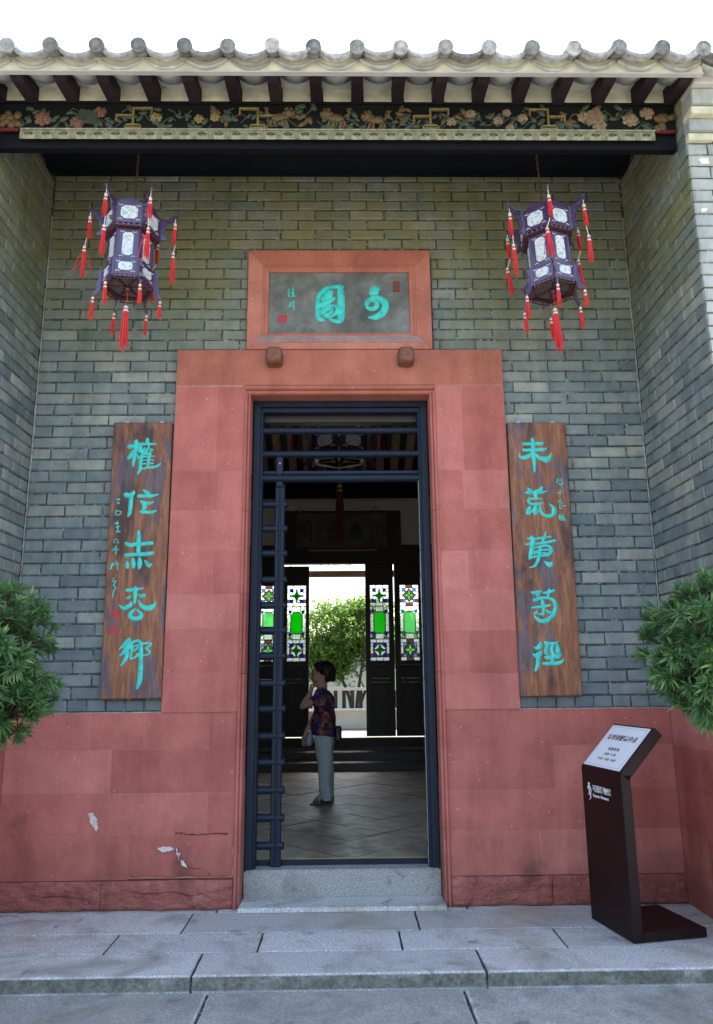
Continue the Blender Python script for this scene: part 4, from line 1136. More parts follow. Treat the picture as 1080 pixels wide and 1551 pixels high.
# ================================================================== LANTERNS
def brush(T, L_, r_):
    """silk tassel: a loose bundle of hanging strands under a bound neck"""
    m = MB(); m.lathe([(.004, 0), (r_*.8, -.010), (r_*.9, -.035), (r_*.55, -.06)], 10, T)
    for k in range(22):
        a = k*2.399; q = r_*math.sqrt((k+.5)/22)
        sp = random.uniform(.9, 1.5); ln = L_*random.uniform(.82, 1.04); w = random.uniform(-.006, .006)
        pts = [(q*.8*math.cos(a), q*.8*math.sin(a), -.03), (q*1.05*math.cos(a), q*1.05*math.sin(a), -ln*.4), (q*sp*math.cos(a)+w, q*sp*math.sin(a), -ln*.75), (q*sp*1.05*math.cos(a)+w*1.8, q*sp*1.05*math.sin(a), -ln)]
        m.tube([T @ Vector(p) for p in pts], [r_*.20, r_*.22, r_*.18, r_*.09], 4, False)
    return m
def make_lantern(name, label, group, loc, rz, sc=1.0, chain=.42, central=True, dark=False):
    MR = M['rosewood_d'] if dark else M['rosewood']; MC = M['brass'] if dark else M['cordw']; MT = M['crimson'] if dark else M['tassel']
    t_ = thing(name, label, 'lantern', loc, rz, group); t_.scale = (sc, sc, sc)
    def hexp(r_, a): return (r_*math.cos(a), r_*math.sin(a))
    def face(k, r_):           # matrix of the k-th side: local x along the side, local -y outwards, z up
        a = R(60*k); ap = r_*math.cos(R(30))
        return Matrix.Rotation(a-R(-90), 4, 'Z') @ Matrix.Translation((0, -ap, 0))
    def panel(k, r_, z0, z1, pname, inset, crest, skirt):
        T = face(k, r_); w = r_/2-.004; m = MB(); y0, y1 = -.006, .006; b = .014
        m.box(-w, w, y0, y1, z0, z0+b, .002, T); m.box(-w, w, y0, y1, z1-b, z1, .002, T)
        m.box(-w, -w+b, y0, y1, z0+b+.0005, z1-b-.0005, .002, T); m.box(w-b, w, y0, y1, z0+b+.0005, z1-b-.0005, .002, T)
        m.box(-w+b, w-b, y0+.004, y1-.002, z0+b, z1-b, 0, T)
        if crest:
            P_ = [(-w*.9, z1), (w*.9, z1), (w*.8, z1+.012), (w*.55, z1+.020), (w*.35, z1+.034), (0, z1+.042), (-w*.35, z1+.034), (-w*.55, z1+.020), (-w*.8, z1+.012)]
            m.prism(P_[::-1], -.004, .004, T)
        if skirt:
            for q in range(5):
                xx = -w*.8+q*w*.4
                m.ell(T @ Vector((xx, 0, z0-.008)), (.013, .005, .012), 8, 5, Matrix.Rotation(R(60*k+90), 3, 'Z'))
        f = m.build(pname, MR, t_)
        m = MB(); iw, i0, i1 = w-b-inset, z0+b+inset*.8, z1-b-inset*.8; cc = min(iw, (i1-i0)/2)*.45
        P_ = [(-iw+cc, i0), (iw-cc, i0), (iw, i0+cc), (iw, i1-cc), (iw-cc, i1), (-iw+cc, i1), (-iw, i1-cc), (-iw, i0+cc)]
        m.prism(P_, -.0085, -.0015, T); m.build('painted_pane', M['porcelain'], f)
        m = MB()
        for sx in (-1, 1):
            for sz in (0, 1):
                cx_, cz_ = sx*(w-b-.010), (z0+b+.010) if sz == 0 else (z1-b-.010)
                for q in range(3):
                    m.ell(T @ Vector((cx_-sx*q*.011, -.004, cz_+(1 if sz == 0 else -1)*(.002+.006*(q % 2)))), (.006, .004, .005), 7, 4, Matrix.Rotation(R(60*k+90), 3, 'Z'))
        tag(m.build('inlay', M['inlay'], f), kind='stuff')
    for k in range(6):
        panel(k, .212, -.195, -.012, 'crown_panel', .024, True, True)
        panel(k, .168, -.50, -.225, 'body_panel', .026, False, False)
        panel(k, .192, -.645, -.505, 'base_panel', .026, False, True)
    m = MB()
    for k in range(6):
        a = R(60*k+30)
        for r_, z0, z1, w in ((.212, -.205, .004, .011), (.168, -.51, -.22, .010), (.192, -.66, -.50, .011)):
            x, y = hexp(r_, a); m.tube([(x, y, z0), (x, y, z1)], w, 6, smooth=False)
    m.build('post_frame', MR, t_)
    m = MB()
    hx = lambda r_, z: [(r_*math.cos(R(60*k+30)), r_*math.sin(R(60*k+30)), z) for k in range(6)]
    def ring(r0, r1, z0, z1):   # adds to the current m
        A = hx(r0, z0)+hx(r1, z0)+hx(r0, z1)+hx(r1, z1); fs = []
        for k in range(6):
            j = (k+1) % 6
            fs += [(k, j, 6+j, 6+k), (12+k, 18+k, 18+j, 12+j), (k, 12+k, 12+j, j), (6+k, 6+j, 18+j, 18+k)]
        m.add(A, fs)
    for ra in ((.130, .214, -.222, -.206), (.12, .205, -.008, .002), (.15, .195, -.662, -.648)):
        m = MB(); ring(*ra); m.build('ring_frame', M['rosewood_d'], t_)
    m = MB(); A = hx(.204, -.10); m.add(A, [tuple(range(6))]); A = hx(.164, -.235); m.add(A, [tuple(range(6))])
    m.build('inner_ceiling', M['rosewood_d'], t_)
    m = MB(); A = hx(.186, -.645); m.add(A+[(x, y, z+.004) for x, y, z in A], [tuple(range(6)), tuple(range(11, 5, -1))]); m.build('bottom_plate', simple('frosted_plate', (.10, .095, .10), .5, .4) if 'frosted_plate' not in bpy.data.materials else bpy.data.materials['frosted_plate'], t_)
    m = MB()
    for k in range(3):
        a = R(60*k+30); p = hexp(.185, a); m.tube([(p[0], p[1], -.652), (-p[0], -p[1], -.652)], .009, 6)
    m.lathe([(.02, -.645), (.03, -.66), (.022, -.68), (.008, -.69)], 10)
    for k in range(6):
        p, q = hx(.19, -.668)[k], hx(.19, -.668)[(k+1) % 6]
        for s_ in range(1, 8):
            u = s_/8; m.ell((p[0]+(q[0]-p[0])*u, p[1]+(q[1]-p[1])*u, -.672-.012*math.sin(u*math.pi)), (.012, .012, .008), 7, 4)
    m.build('bottom_frame', M['rosewood_d'], t_)
    arm = [(.205, -.020), (.235, .004), (.262, -.004), (.285, .012), (.318, .040), (.338, .046), (.326, .022), (.334, .012), (.312, .000), (.300, -.022), (.276, -.034), (.262, -.060), (.258, -.095), (.246, -.120), (.240, -.150), (.250, -.170), (.272, -.182), (.262, -.204), (.240, -.198), (.205, -.190)]
    hole = None
    foot = [(.186, -.52), (.212, -.515), (.234, -.53), (.226, -.552), (.216, -.575), (.226, -.61), (.236, -.64), (.228, -.67), (.236, -.70), (.256, -.715), (.250, -.738), (.228, -.735), (.206, -.700), (.192, -.66)]
    for k in range(6):
        T = Matrix.Rotation(R(60*k+30), 4, 'Z')
        m = MB(); m.prism(arm, -.006, .006, T)
        for c_, r_ in (((.245, -.045), .016), ((.232, -.085), .012), ((.228, -.125), .010), ((.285, .0), .010)):
            m.tube([T @ Vector((c_[0]+r_*math.cos(a), -.0075, c_[1]+r_*math.sin(a))) for a in [i*.7 for i in range(10)]], .003, 5)
            m.tube([T @ Vector((c_[0]+r_*math.cos(a), .0075, c_[1]+r_*math.sin(a))) for a in [i*.7 for i in range(10)]], .003, 5)
        m.ell(T @ Vector((.336, 0, .052)), (.009, .009, .009), 8, 5)
        m.build('bracket_arm', MR, t_)
        m = MB(); m.prism(foot, -.005, .005, T); m.build('scroll_foot', MR, t_)
        # double tassel
        sw = random.uniform(-.02, .02); sw2 = random.uniform(-.035, .035)
        p0 = T @ Vector((.328, 0, .020))
        dn = Vector((sw, random.uniform(-.02, .02), 0))
        p1 = p0+Vector((0, 0, -.062)); p2 = p1+Vector((0, 0, -.185))+dn*.5; p3 = p2+Vector((sw2, 0, -.085)); 
        def tass(par, p, L_, r_, tilt):
            T2 = Matrix.Translation(p) @ Matrix.Rotation(tilt, 4, 'Y')
            o = brush(T2, L_, r_).build('tassel', MT, par)
            m = MB(); m.lathe([(.004, .006), (r_*.8, .000), (r_*.95, -.010), (r_*.9, -.018)], 10, T2)
            m.lathe([(r_*1.02, -.036), (r_*1.06, -.042), (r_*1.02, -.048)], 10, T2)
            m.build('tassel_cap', MC, o)
            return o
        a_ = tass(t_, p1, .195, .0135, sw)
        m = MB(); m.tube([p0, (p0+p1)/2, p1], .0035, 5); m.ell(p1+Vector((0, 0, .008)), (.016, .006, .006), 7, 4); m.build('cord', M['cordw'], a_)
        b_ = tass(t_, p3, random.uniform(.24, .29), .0135, sw2*2)
        m = MB(); m.tube([p2, p3], .0035, 5); m.build('cord', M['cordw'], b_)
        if not dark: q0 = T @ Vector((.250, 0, -.728)); f_ = tass(t_, q0+Vector((0, 0, -.03)), random.uniform(.14, .2), .012, random.uniform(-.05, .05))
        if not dark: m = MB(); m.tube([q0, q0+Vector((0, 0, -.03))], .003, 5); m.build('cord', MT, f_)
        if k % 2 == 0:      # stray strands fanning from the lower tassel
            m = MB()
            for q in range(5):
                e_ = p3+Vector((random.uniform(-.07, .07), random.uniform(-.03, .03), -random.uniform(.15, .3)))
                m.tube([p3+Vector((0, 0, -.03)), (p3+e_)/2+Vector((random.uniform(-.02, .02), 0, -.02)), e_], .0022, 4)
            m.build('strand', M['tassel'], b_)
    if central:
        o = brush(Matrix.Translation((0, 0, -.82)), .37, .021).build('tassel', MT, t_)
        m = MB(); m.lathe([(.005, -.812), (.017, -.822), (.018, -.84)], 12); m.lathe([(.019, -.85), (.021, -.858), (.019, -.866)], 12); m.build('tassel_cap', MC, o)
        m = MB(); m.tube([(0, 0, -.68), (.003, 0, -.75), (0, 0, -.815)], .003, 5); m.build('cord', M['tassel'], o)
    m = MB()
    nl = int(chain/.028)
    for q in range(nl):
        z = .01+q*chain/nl; rx = .0085; pts = [(rx*math.cos(i*math.pi/4), 0, z+.016+.019*math.sin(i*math.pi/4)) for i in range(9)]
        if q % 2: pts = [(y, x, zz) for x, y, zz in pts]
        m.tube(pts, .0036, 5, False)
    m.build('chain', M['chain'], t_)
    return t_
lan_l = make_lantern('palace_lantern', 'purple hexagonal palace lantern with red tassels hanging at left, flat side forward', 'hanging palace lanterns', (-1.43, -.60, 4.585), R(38), .87, .62)
lan_r = make_lantern('palace_lantern', 'purple hexagonal palace lantern with red tassels hanging at right, corner forward', 'hanging palace lanterns', (1.437, -.60, 4.575), R(-9), .87, .62)
lan_l.rotation_euler.y = R(2.5); lan_r.rotation_euler.y = R(-2)
lan_l.rotation_euler.x = R(-4); lan_r.rotation_euler.x = R(-3)

# ================================================================== SIGN STAND
ang = math.atan2(-.98, .20)
ss = thing('sign_stand', 'dark maroon floor sign with slanted white notice panel by right wall', 'sign', (1.512, -.325, 0))
u2 = Vector((.20, -.98, 0)).normalized(); n2 = Vector((.98, .20, 0)).normalized()
TS = Matrix((( u2.x, n2.x, 0, 0), (u2.y, n2.y, 0, 0), (0, 0, 1, 0), (0, 0, 0, 1)))   # local x along the front, y backwards
Wd = .455
m = MB(); m.box(0, Wd, 0, .062, 0.004, .885, .004, TS); m.build('front_panel', M['maroon'], ss)
m = MB(); m.box(0, Wd, .0625, .46, 0.004, .052, .005, TS); m.build('base', M['maroon'], ss)
T45 = TS @ Matrix.Translation((0, 0, .888)) @ Matrix.Rotation(R(45), 4, 'X')
m = MB(); m.box(0, Wd, 0, .355, -.062, 0, .004, T45); m.build('head_panel', M['maroon'], ss)
m = MB(); m.box(.022, Wd-.03, .015, .338, .0008, .006, .0, T45); pl = m.build('notice_plate', M['signwhite'], ss)
bw = .0016
m = MB()
for a in ((.034, Wd-.042, .027, .027+bw), (.034, Wd-.042, .324, .324+bw), (.034, .034+bw, .030, .323), (Wd-.042-bw, Wd-.042, .030, .323)): m.box(*a, .0062, .0068, 0, T45)
m.build('border_line', simple('grey_line', (.35, .35, .38), .5), pl)
def text(body, size, T, mat, name, parent, align='CENTER', ext=.0004, sx=1.0, bold=0):
    cu = bpy.data.curves.new(name, 'FONT'); cu.body = body; cu.size = size; cu.align_x = align; cu.extrude = ext; cu.offset = bold
    ob = bpy.data.objects.new(name, cu); COL.objects.link(ob)
    bpy.context.view_layer.update()
    me = bpy.data.meshes.new_from_object(ob.evaluated_get(bpy.context.evaluated_depsgraph_get()))
    bpy.data.objects.remove(ob); bpy.data.curves.remove(cu)
    me.transform(T @ Matrix.Diagonal((sx, 1, 1, 1))); me.materials.clear(); me.materials.append(mat); me.name = name
    o = bpy.data.objects.new(name, me); link(o, parent); return o
cx_ = Wd/2-.004
text('定时讲解集中点', .046, T45 @ Matrix.Translation((cx_, .228, .0066)), M['ink'], 'notice_heading', pl, bold=.0008)
text('讲 解 时 间', .025, T45 @ Matrix.Translation((cx_, .146, .0066)), M['ink'], 'notice_text', pl, bold=.0005)
text('10:00  11:00', .026, T45 @ Matrix.Translation((cx_, .106, .0066)), M['ink'], 'notice_text', pl)
text('14:00  15:00  16:00', .026, T45 @ Matrix.Translation((cx_, .068, .0066)), M['ink'], 'notice_text', pl)
TF = TS @ Matrix.Rotation(R(90), 4, 'X')     # front face: x along, y up, z out
text('可园博物馆', .042, TF @ Matrix.Translation((.125, .755, .0010)), M['inkw'], 'logo_lettering', ss, 'LEFT', bold=.0006)
text('Keyuan Museum', .024, TF @ Matrix.Translation((.125, .722, .0010)), M['inkw'], 'logo_lettering', ss, 'LEFT', sx=1.12, bold=.0006)
m = MB()
def TFp(x, y): return TF @ Vector((x, y, .0012))
m.tube([TFp(.085+.022*math.cos(a), .752+.026*math.sin(a)) for a in [i*.5-2.2 for i in range(11)]], .003, 5)
m.tube([TFp(.085, .795), TFp(.086, .76), TFp(.088, .735)], [.006, .005, .004], 5)
m.tube([TFp(.076, .796), TFp(.096, .795)], .003, 5)
m.tube([TFp(.1, .735), TFp(.098, .71), TFp(.084, .70)], .003, 5)
m.build('logo_emblem', M['inkw'], ss)

# ================================================================== PODOCARPUS SHRUBS
def rosette(mb, c, d, L, n):
    """whorl of strap leaves around direction d"""
    d = d.normalized(); a = Vector((0, 0, 1)) if abs(d.z) < .9 else Vector((1, 0, 0))
    u = d.cross(a).normalized(); w = d.cross(u)
    for k in range(n):
        an = k*2.399+random.uniform(-.3, .3); el = .25+1.1*(1-k/n)+random.uniform(-.15, .15)
        dr = (u*math.cos(an)+w*math.sin(an)); ax = (d*math.cos(el)+dr*math.sin(el)).normalized()
        ll = L*random.uniform(.7, 1.15); sidev = ax.cross(d if abs(ax.dot(d)) < .98 else u).normalized(); wd = ll*.088
        nrm = sidev.cross(ax)
        b = c+d*(k/n)*L*.35; mid = b+ax*ll*.5+nrm*ll*.02; tip = b+ax*ll+Vector((0, 0, -ll*.10))
        mb.add([b-sidev*wd*.4, b+sidev*wd*.4, mid+sidev*wd, mid-sidev*wd, mid-nrm*wd*.3, tip], [(0, 1, 4), (0, 4, 3), (1, 2, 4), (3, 4, 5), (4, 2, 5)])
def shrub(label, base, cen, rad, towards, n, seed):
    random.seed(seed)
    t_ = thing('podocarpus_shrub', label, 'shrub', base, 0, 'potted podocarpus shrubs')
    B = Vector(base); m = MB(); cr_ = MB()
    top = Vector(cen)-B
    pts = cr([(0, 0, .28), (top.x*.2+.04, top.y*.2-.03, .55), (top.x*.5-.03, top.y*.5+.03, top.z*.62), (top.x*.85, top.y*.85, top.z*.9), (top.x, top.y, top.z+rad[2]*.5)], 5)
    m.tube(pts, [.045-.03*i/len(pts) for i in range(len(pts))], 8)
    # branch pads
    tips = []
    for k in range(n):
        while True:
            p = Vector((random.uniform(-1, 1), random.uniform(-1, 1), random.uniform(-1, 1)))
            if .3 < p.length < 1: break
        q = Vector((p.x*rad[0], p.y*rad[1], p.z*rad[2]))
        if math.sin(q.x*9+seed)+math.sin(q.z*13+q.y*7+seed*2) < -.55: continue
        tips.append(top+q)
    hubs = [top+Vector((random.uniform(-.6, .6)*rad[0], random.uniform(-.6, .6)*rad[1], random.uniform(-.7, .6)*rad[2])) for _ in range(16)]
    for h in hubs:
        s_ = Vector(pts[random.randint(len(pts)//2, len(pts)-1)]); md = (s_+h)/2+Vector((random.uniform(-.04, .04), random.uniform(-.04, .04), -.03))
        m.tube([s_, md, h], [.010, .007, .004], 6)
    for p in tips:
        h = min(hubs, key=lambda q: (q-p).length)
        if random.random() < .6: m.tube([h, (h+p)/2+Vector((0, 0, -.015)), p], [.005, .004, .003], 5, False)
        d = (p-h)+Vector((random.uniform(-.5, .5), random.uniform(-.5, .5), random.uniform(.1, .8)))*.12
        rosette(cr_, p, d, random.uniform(.045, .078), random.randint(18, 28))
    m.build('trunk', M['bark'], t_); cr_.build('crown', M['podo'], t_)
    return t_
shrub('clipped podocarpus shrub with strap leaves at left edge of the picture', (-1.95, -1.85, -.072), (-1.62, -1.82, 1.51), (.36, .34, .36), 1, 1150, 8)
shrub('clipped podocarpus shrub with strap leaves at right edge, above the sign', (2.05, -1.85, -.072), (1.84, -1.82, 1.54), (.42, .36, .36), -1, 1200, 11)
random.seed(21)
for x, lab in ((-1.95, 'glazed brown pot holding the left shrub'), (2.05, 'glazed brown pot holding the right shrub')):
    m = MB(); m.lathe([(.16, 0), (.18, .02), (.22, .2), (.25, .36), (.27, .40), (.27, .43), (.24, .43), (.23, .38), (.0, .37)], 24)
    o = m.build('flower_pot', M['pot'], None, (x, -1.85, -.072)); tag(o, lab, 'pot', 'pots under the shrubs')

# ================================================================== HALL: screen, plaque, lantern
sw_ = thing('hall_screen_wall', 'dark timber screen wall with cream plaster band at back of the hall', 'wall', (0, 6.7, 0))
def sbuild(m, name, mat): 
    m.v = [(x, y-6.7, z) for x, y, z in m.v]; return m.build(name, mat, sw_)
sbuild(MB().box(-3.0, 3.0, 6.64, 6.76, .36, .535), 'sill_beam', M['darkwood'])
sbuild(MB().box(-3.0, -1.42, 6.66, 6.74, .536, 3.22), 'side_panel', M['darkwood'])
sbuild(MB().box(1.30, 3.0, 6.66, 6.74, .536, 3.22), 'side_panel', M['darkwood'])
sbuild(MB().box(-3.0, 3.0, 6.62, 6.78, 3.221, 3.52), 'head_beam', M['darkwood'])
sbuild(MB().box(-3.0, 3.0, 6.66, 6.76, 3.521, 4.30), 'plaster_band', M['plaster_in'])
sbuild(MB().box(-3.0, 3.0, 6.55, 6.80, 4.301, 4.66, .01), 'tie_beam', M['beamwood'])
sbuild(MB().box(-3.0, 3.0, 6.68, 6.76, 4.661, 4.80), 'wall_plate', M['darkwood'])

GL = {'g': glass_mat('green_glass', (.03, .62, .03), .55), 'lg': glass_mat('pale_green_glass', (.30, .75, .34), .55), 'b': glass_mat('blue_glass', (.02, .05, .55), .45), 'c': glass_mat('cyan_glass', (.10, .45, .55), .5), 'lb': glass_mat('pale_blue_glass', (.3, .42, .85), .5),
      'w': glass_mat('clear_glass', (.86, .90, .88), .25), 'r': glass_mat('mauve_glass', (.35, .22, .20), .3), 'dg': glass_mat('dark_green_glass', (.02, .30, .02), .45)}
def leaf(x0, x1, corner, label, star, mid):
    t_ = thing('screen_door', label, 'door', ((x0+x1)/2, 6.70, .54), 0, 'stained glass screen doors')
    w = (x1-x0)/2-.004; H = 2.66 if -1 < x0 < 0 else 2.6895
    gx = .150; g0, g1 = 1.148, 2.340      # glazing (local z)
    m = MB()
    m.box(-w, -gx, -.025, .025, .012, H-.01, .003); m.box(gx, w, -.025, .025, .012, H-.01, .003)
    m.box(-gx, gx, -.025, .025, g1, H-.01); m.box(-gx, gx, -.025, .025, .012, .11); m.box(-gx, gx, -.025, .025, g0-.06, g0); m.box(-gx, gx, -.025, .025, .82, .88)
    m.build('frame', M['darkwood'], t_)
    m = MB(); m.box(-gx+.001, gx-.001, -.010, .010, .111, .819); m.box(-gx+.03, gx-.03, -.016, .010, .14, .79, .006); m.build('lower_panel', M['darkwood'], t_)
    m = MB(); m.box(-gx+.001, gx-.001, -.010, .010, .881, g0-.061); m.box(-gx+.03, gx-.03, -.016, .010, .90, g0-.08, .006); m.build('middle_panel', M['darkwood'], t_)
    lw = .006
    lead = MB()
    def pane(P_, mt):
        # shrink a little for the lead line around it
        cx = sum(p[0] for p in P_)/len(P_); cz = sum(p[1] for p in P_)/len(P_)
        m = MB(); m.prism(P_, -.002, .002); m.build('pane', GL[mt], t_)
        for a, b in zip(P_, P_[1:]+P_[:1]):
            lead.tube([(a[0], 0, a[1]), (b[0], 0, b[1])], lw*.8, 4, False, False)
    def rect(a, b, c, d, mt): pane([(a, c), (b, c), (b, d), (a, d)], mt)
    for z0 in (g0, g1-.335):
        z1 = z0+.335; zc = (z0+z1)/2; q = .335/2
        xs = [-gx, -.105, -.062, 0, .062, .105, gx]
        for sx in (-1, 1):
            for sz in (-1, 1):
                a, b = sorted((sx*.055, sx*.105)); c, d = sorted((zc+sz*.06, zc+sz*.112))
                rect(a, b, c, d, 'b' if star == 'g' else 'lb')
                a, b = sorted((sx*.105, sx*gx)); rect(a, b, c, d, 'w' if sz > 0 else 'r')
                a, b = sorted((sx*.055, sx*gx)); c2, d2 = sorted((zc+sz*.112, zc+sz*q)); rect(a, b, c2, d2, 'w')
        for sz in (-1, 1):
            c, d = sorted((zc+sz*.112, zc+sz*q)); rect(-.055, .055, c, d, 'r' if star != 'g' else 'w')
        for k in range(4):
            a = k*math.pi/2; T2 = lambda r_, an: (r_*math.cos(a+an), zc+r_*math.sin(a+an))
            pane([(0, zc), T2(.036, -math.pi/4), T2(.105, 0), T2(.036, math.pi/4)], 'dg' if star == 'g' else 'lg')
            pane([T2(.036, math.pi/4), T2(.105, 0), (T2(.085, math.pi/4)), (T2(.105, math.pi/2))], 'r' if star != 'g' else 'w')
        for sx in (-1, 1):
            a, b = sorted((sx*.105, sx*gx)); rect(a, b, zc-.06, zc+.06, 'w')
    zA, zB = g0+.34, g1-.34; zc = (zA+zB)/2; hh = (zB-zA)/2; iw, ih, k_ = .088, .165, .032
    pane([(-iw+k_, zc-ih), (iw-k_, zc-ih), (iw, zc-ih+k_), (iw, zc+ih-k_), (iw-k_, zc+ih), (-iw+k_, zc+ih), (-iw, zc+ih-k_), (-iw, zc-ih+k_)], mid)
    for sx in (-1, 1):
        for sz in (-1, 1):
            cx, cz = sx*(iw+.012), zc+sz*(ih+.010); r_ = .030
            pane([(cx-r_, cz), (cx, cz-r_), (cx+r_, cz), (cx, cz+r_)], 'b' if mid == 'g' else 'c')
        a, b = sorted((sx*(iw+.006), sx*gx)); rect(a, b, zc-ih+.02, zc+ih-.02, 'w')
    for sz in (-1, 1):
        c, d = sorted((zc+sz*(ih+.008), zc+sz*hh)); pane([(-iw*.75, c), (iw*.75, c), (iw*.75, d), (-iw*.75, d)], 'w')
        for sx in (-1, 1):
            a, b = sorted((sx*(iw*.75+.05), sx*gx)); rect(a, b, c+.02, d, 'w')
    lead.build('lead_line', M['lead'], t_)
    return t_
leaf(-1.41, -.958, 0, 'stained glass screen door seen behind the ladder gate', 'lg', 'lg')
leaf(-.945, -.535, 0, 'stained glass screen door just left of the open middle bay', 'g', 'g')
leaf(.348, .806, 0, 'stained glass screen door with bright green pane, right of open bay', 'g', 'g')
leaf(.812, 1.296, 0, 'stained glass screen door with pale green pane and cyan corners, furthest right', 'lg', 'lg')

hp = thing('hall_plaque', 'long dark wooden name board hung on cream wall inside the hall', 'plaque', (0, 6.6, 3.43))
t_w = simple('old_plaque_wood', (.12, .09, .05), .6, .3, var=.4, nsc=5)
m = MB(); m.box(-.965, .935, -.03, .03, 0, .645, .006); m.build('board', simple('plaque_border', (.05, .025, .015), .5, .3, var=.3), hp)
m = MB(); m.box(-.74, .70, -.038, -.031, .04, .605); m.build('field', t_w, hp)
m = MB(); m.box(-.55, .55, -.075, -.031, -.02, .012, .003); m.build('ledge', M['benchwood'], hp)
# seal-like characters, dark green, read only faintly
ink_g = simple('dark_green_paint', (.012, .05, .05), .6, .3)
chars = [(-.60, [[(-90, 420, 20), (-90, 200, 24)], [(-95, 430, 22), (80, 430, 24), (85, 160, 28)], [(-50, 370, 18), (40, 360, 18)], [(-55, 310, 18), (45, 310, 18)], [(0, 390, 18), (-5, 220, 18)], [(-60, 230, 18), (50, 215, 18)]]),
         (-.17, [[(60, 430, 26), (0, 360, 40), (-110, 300, 30)], [(10, 370, 30), (80, 330, 34)], [(-30, 300, 30), (60, 290, 34)], [(-20, 260, 28), (-20, 190, 28), (70, 190, 28), (60, 260, 26)]]),
         (.20, [[(-60, 380, 30), (110, 410, 30)], [(20, 440, 28), (-40, 340, 40), (-110, 180, 30)], [(-10, 330, 30), (-20, 190, 30)], [(0, 320, 30), (100, 320, 34), (90, 210, 30)], [(40, 380, 26), (40, 170, 26)]]),
         (.56, [[(-100, 430, 20), (100, 430, 22)], [(-90, 360, 20), (-90, 170, 22)], [(-90, 365, 20), (95, 365, 22), (90, 170, 24)], [(0, 430, 20), (0, 180, 20)], [(-50, 310, 16), (-40, 280, 16)], [(45, 310, 16), (50, 280, 16)], [(-50, 240, 16), (-40, 210, 16)]])]
for x, gph in chars:
    m = MB(); strokes(m, [[(a+x*1000, b, w) for a, b, w in s_] for s_ in gph], -.038, .2, .006); m.build('character', ink_g, hp)
for x in (-.70, .52):
    m = MB(); m.tube([(x-.06, .0, .65), (x, 0, .72), (x+.06, 0, .65)], .006, 5); m.build('hook', M['lead'], hp)
hl = make_lantern('hall_lantern', 'large dark palace lantern hanging inside the hall, seen over the crossbars', 'hall lamps', (-.03, 3.3, 5.22), R(0), 1.9, .6, True, True)
del hl['group']

# ================================================================== PERSON
PX, PY, PZ = -.225, 3.24, .1275
pe = thing('person', 'person in printed blouse and pale trousers standing in the hall, hand to chin', 'person', (PX, PY, PZ))
def loft(mb, rings, n=20, cap=True, smooth=True):
    """rings: (centre, rx, ry, tilt axis dir) -> closed surface; ring plane normal given"""
    vs = []
    fine = cr([tuple(c)+tuple(nrm)+(a, b) for c, nrm, a, b in rings], 4); rings = [(f[:3], f[3:6], f[6], f[7]) for f in fine]
    for c, nrm, a, b in rings:
        nv = Vector(nrm).normalized(); s_ = Vector((0, 1, 0)); s_ = (s_-nv*s_.dot(nv)).normalized(); f_ = s_.cross(nv)
        for k in range(n):
            an = 2*math.pi*k/n; vs.append(Vector(c)+f_*a*math.cos(an)+s_*b*math.sin(an))
    fs = [(i*n+k, i*n+(k+1) % n, (i+1)*n+(k+1) % n, (i+1)*n+k) for i in range(len(rings)-1) for k in range(n)]
    mb.add(vs, fs, smooth)
    if cap: mb.add(vs[:n], [tuple(range(n))]); mb.add(vs[-n:], [tuple(range(n))])
    return mb
def skin(name, joints, edges, root, mat, parent, sub=2):
    """one continuous skinned surface over a skeleton: joints name -> (pos, radius)"""
    names = list(joints); me = bpy.data.meshes.new(name)
    me.from_pydata([joints[k][0] for k in names], [(names.index(a), names.index(b)) for a, b in edges], [])
    o = bpy.data.objects.new(name, me); link(o, parent)
    md = o.modifiers.new('skin', 'SKIN'); md.use_smooth_shade = True; md.branch_smoothing = .3
    sv = me.skin_vertices[0].data
    for k, nme in enumerate(names):
        r_ = joints[nme][1]; sv[k].radius = r_ if isinstance(r_, tuple) else (r_, r_); sv[k].use_root = (nme == root)
    s2 = o.modifiers.new('sub', 'SUBSURF'); s2.levels = sub; s2.render_levels = sub
    bpy.context.view_layer.update()
    dg = bpy.context.evaluated_depsgraph_get(); m2 = bpy.data.meshes.new_from_object(o.evaluated_get(dg)); o.modifiers.clear(); o.data = m2
    m2.materials.clear(); m2.materials.append(mat)
    for p in m2.polygons: p.use_smooth = True
    return o
# local frame: she faces -x; y<0 is her left side (towards the door)
J = {'pel': ((.02, 0, .80), (.10, .13)), 'bel': ((.015, 0, .93), (.09, .115)), 'che': ((.01, 0, 1.06), (.095, .125)), 'nk0': ((.010, 0, 1.17), .062), 'nk1': ((.0, 0, 1.205), .056), 'hd0': ((-.030, 0, 1.275), (.096, .070)), 'hd1': ((-.024, 0, 1.37), (.106, .078)), 'hd2': ((-.015, 0, 1.44), (.078, .062)),
     'shl': ((.005, -.125, 1.135), .048), 'ell': ((-.235, -.15, .99), .034), 'wrl': ((-.125, -.085, 1.165), .024), 'hal': ((-.115, -.055, 1.205), (.018, .028)),
     'shr': ((.005, .125, 1.135), .048), 'elr': ((-.09, .16, .90), .034), 'wrr': ((-.185, .13, .735), .024), 'har': ((-.195, .125, .67), (.017, .028)),
     'hpl': ((.02, -.075, .76), .085), 'knl': ((.02, -.08, .42), .055), 'anl': ((.035, -.08, .085), .036), 'tol': ((-.085, -.085, .035), (.035, .022)),
     'hpr': ((.02, .075, .76), .085), 'knr': ((.03, .08, .42), .055), 'anr': ((.06, .08, .085), .036), 'tor': ((-.06, .085, .035), (.035, .022))}
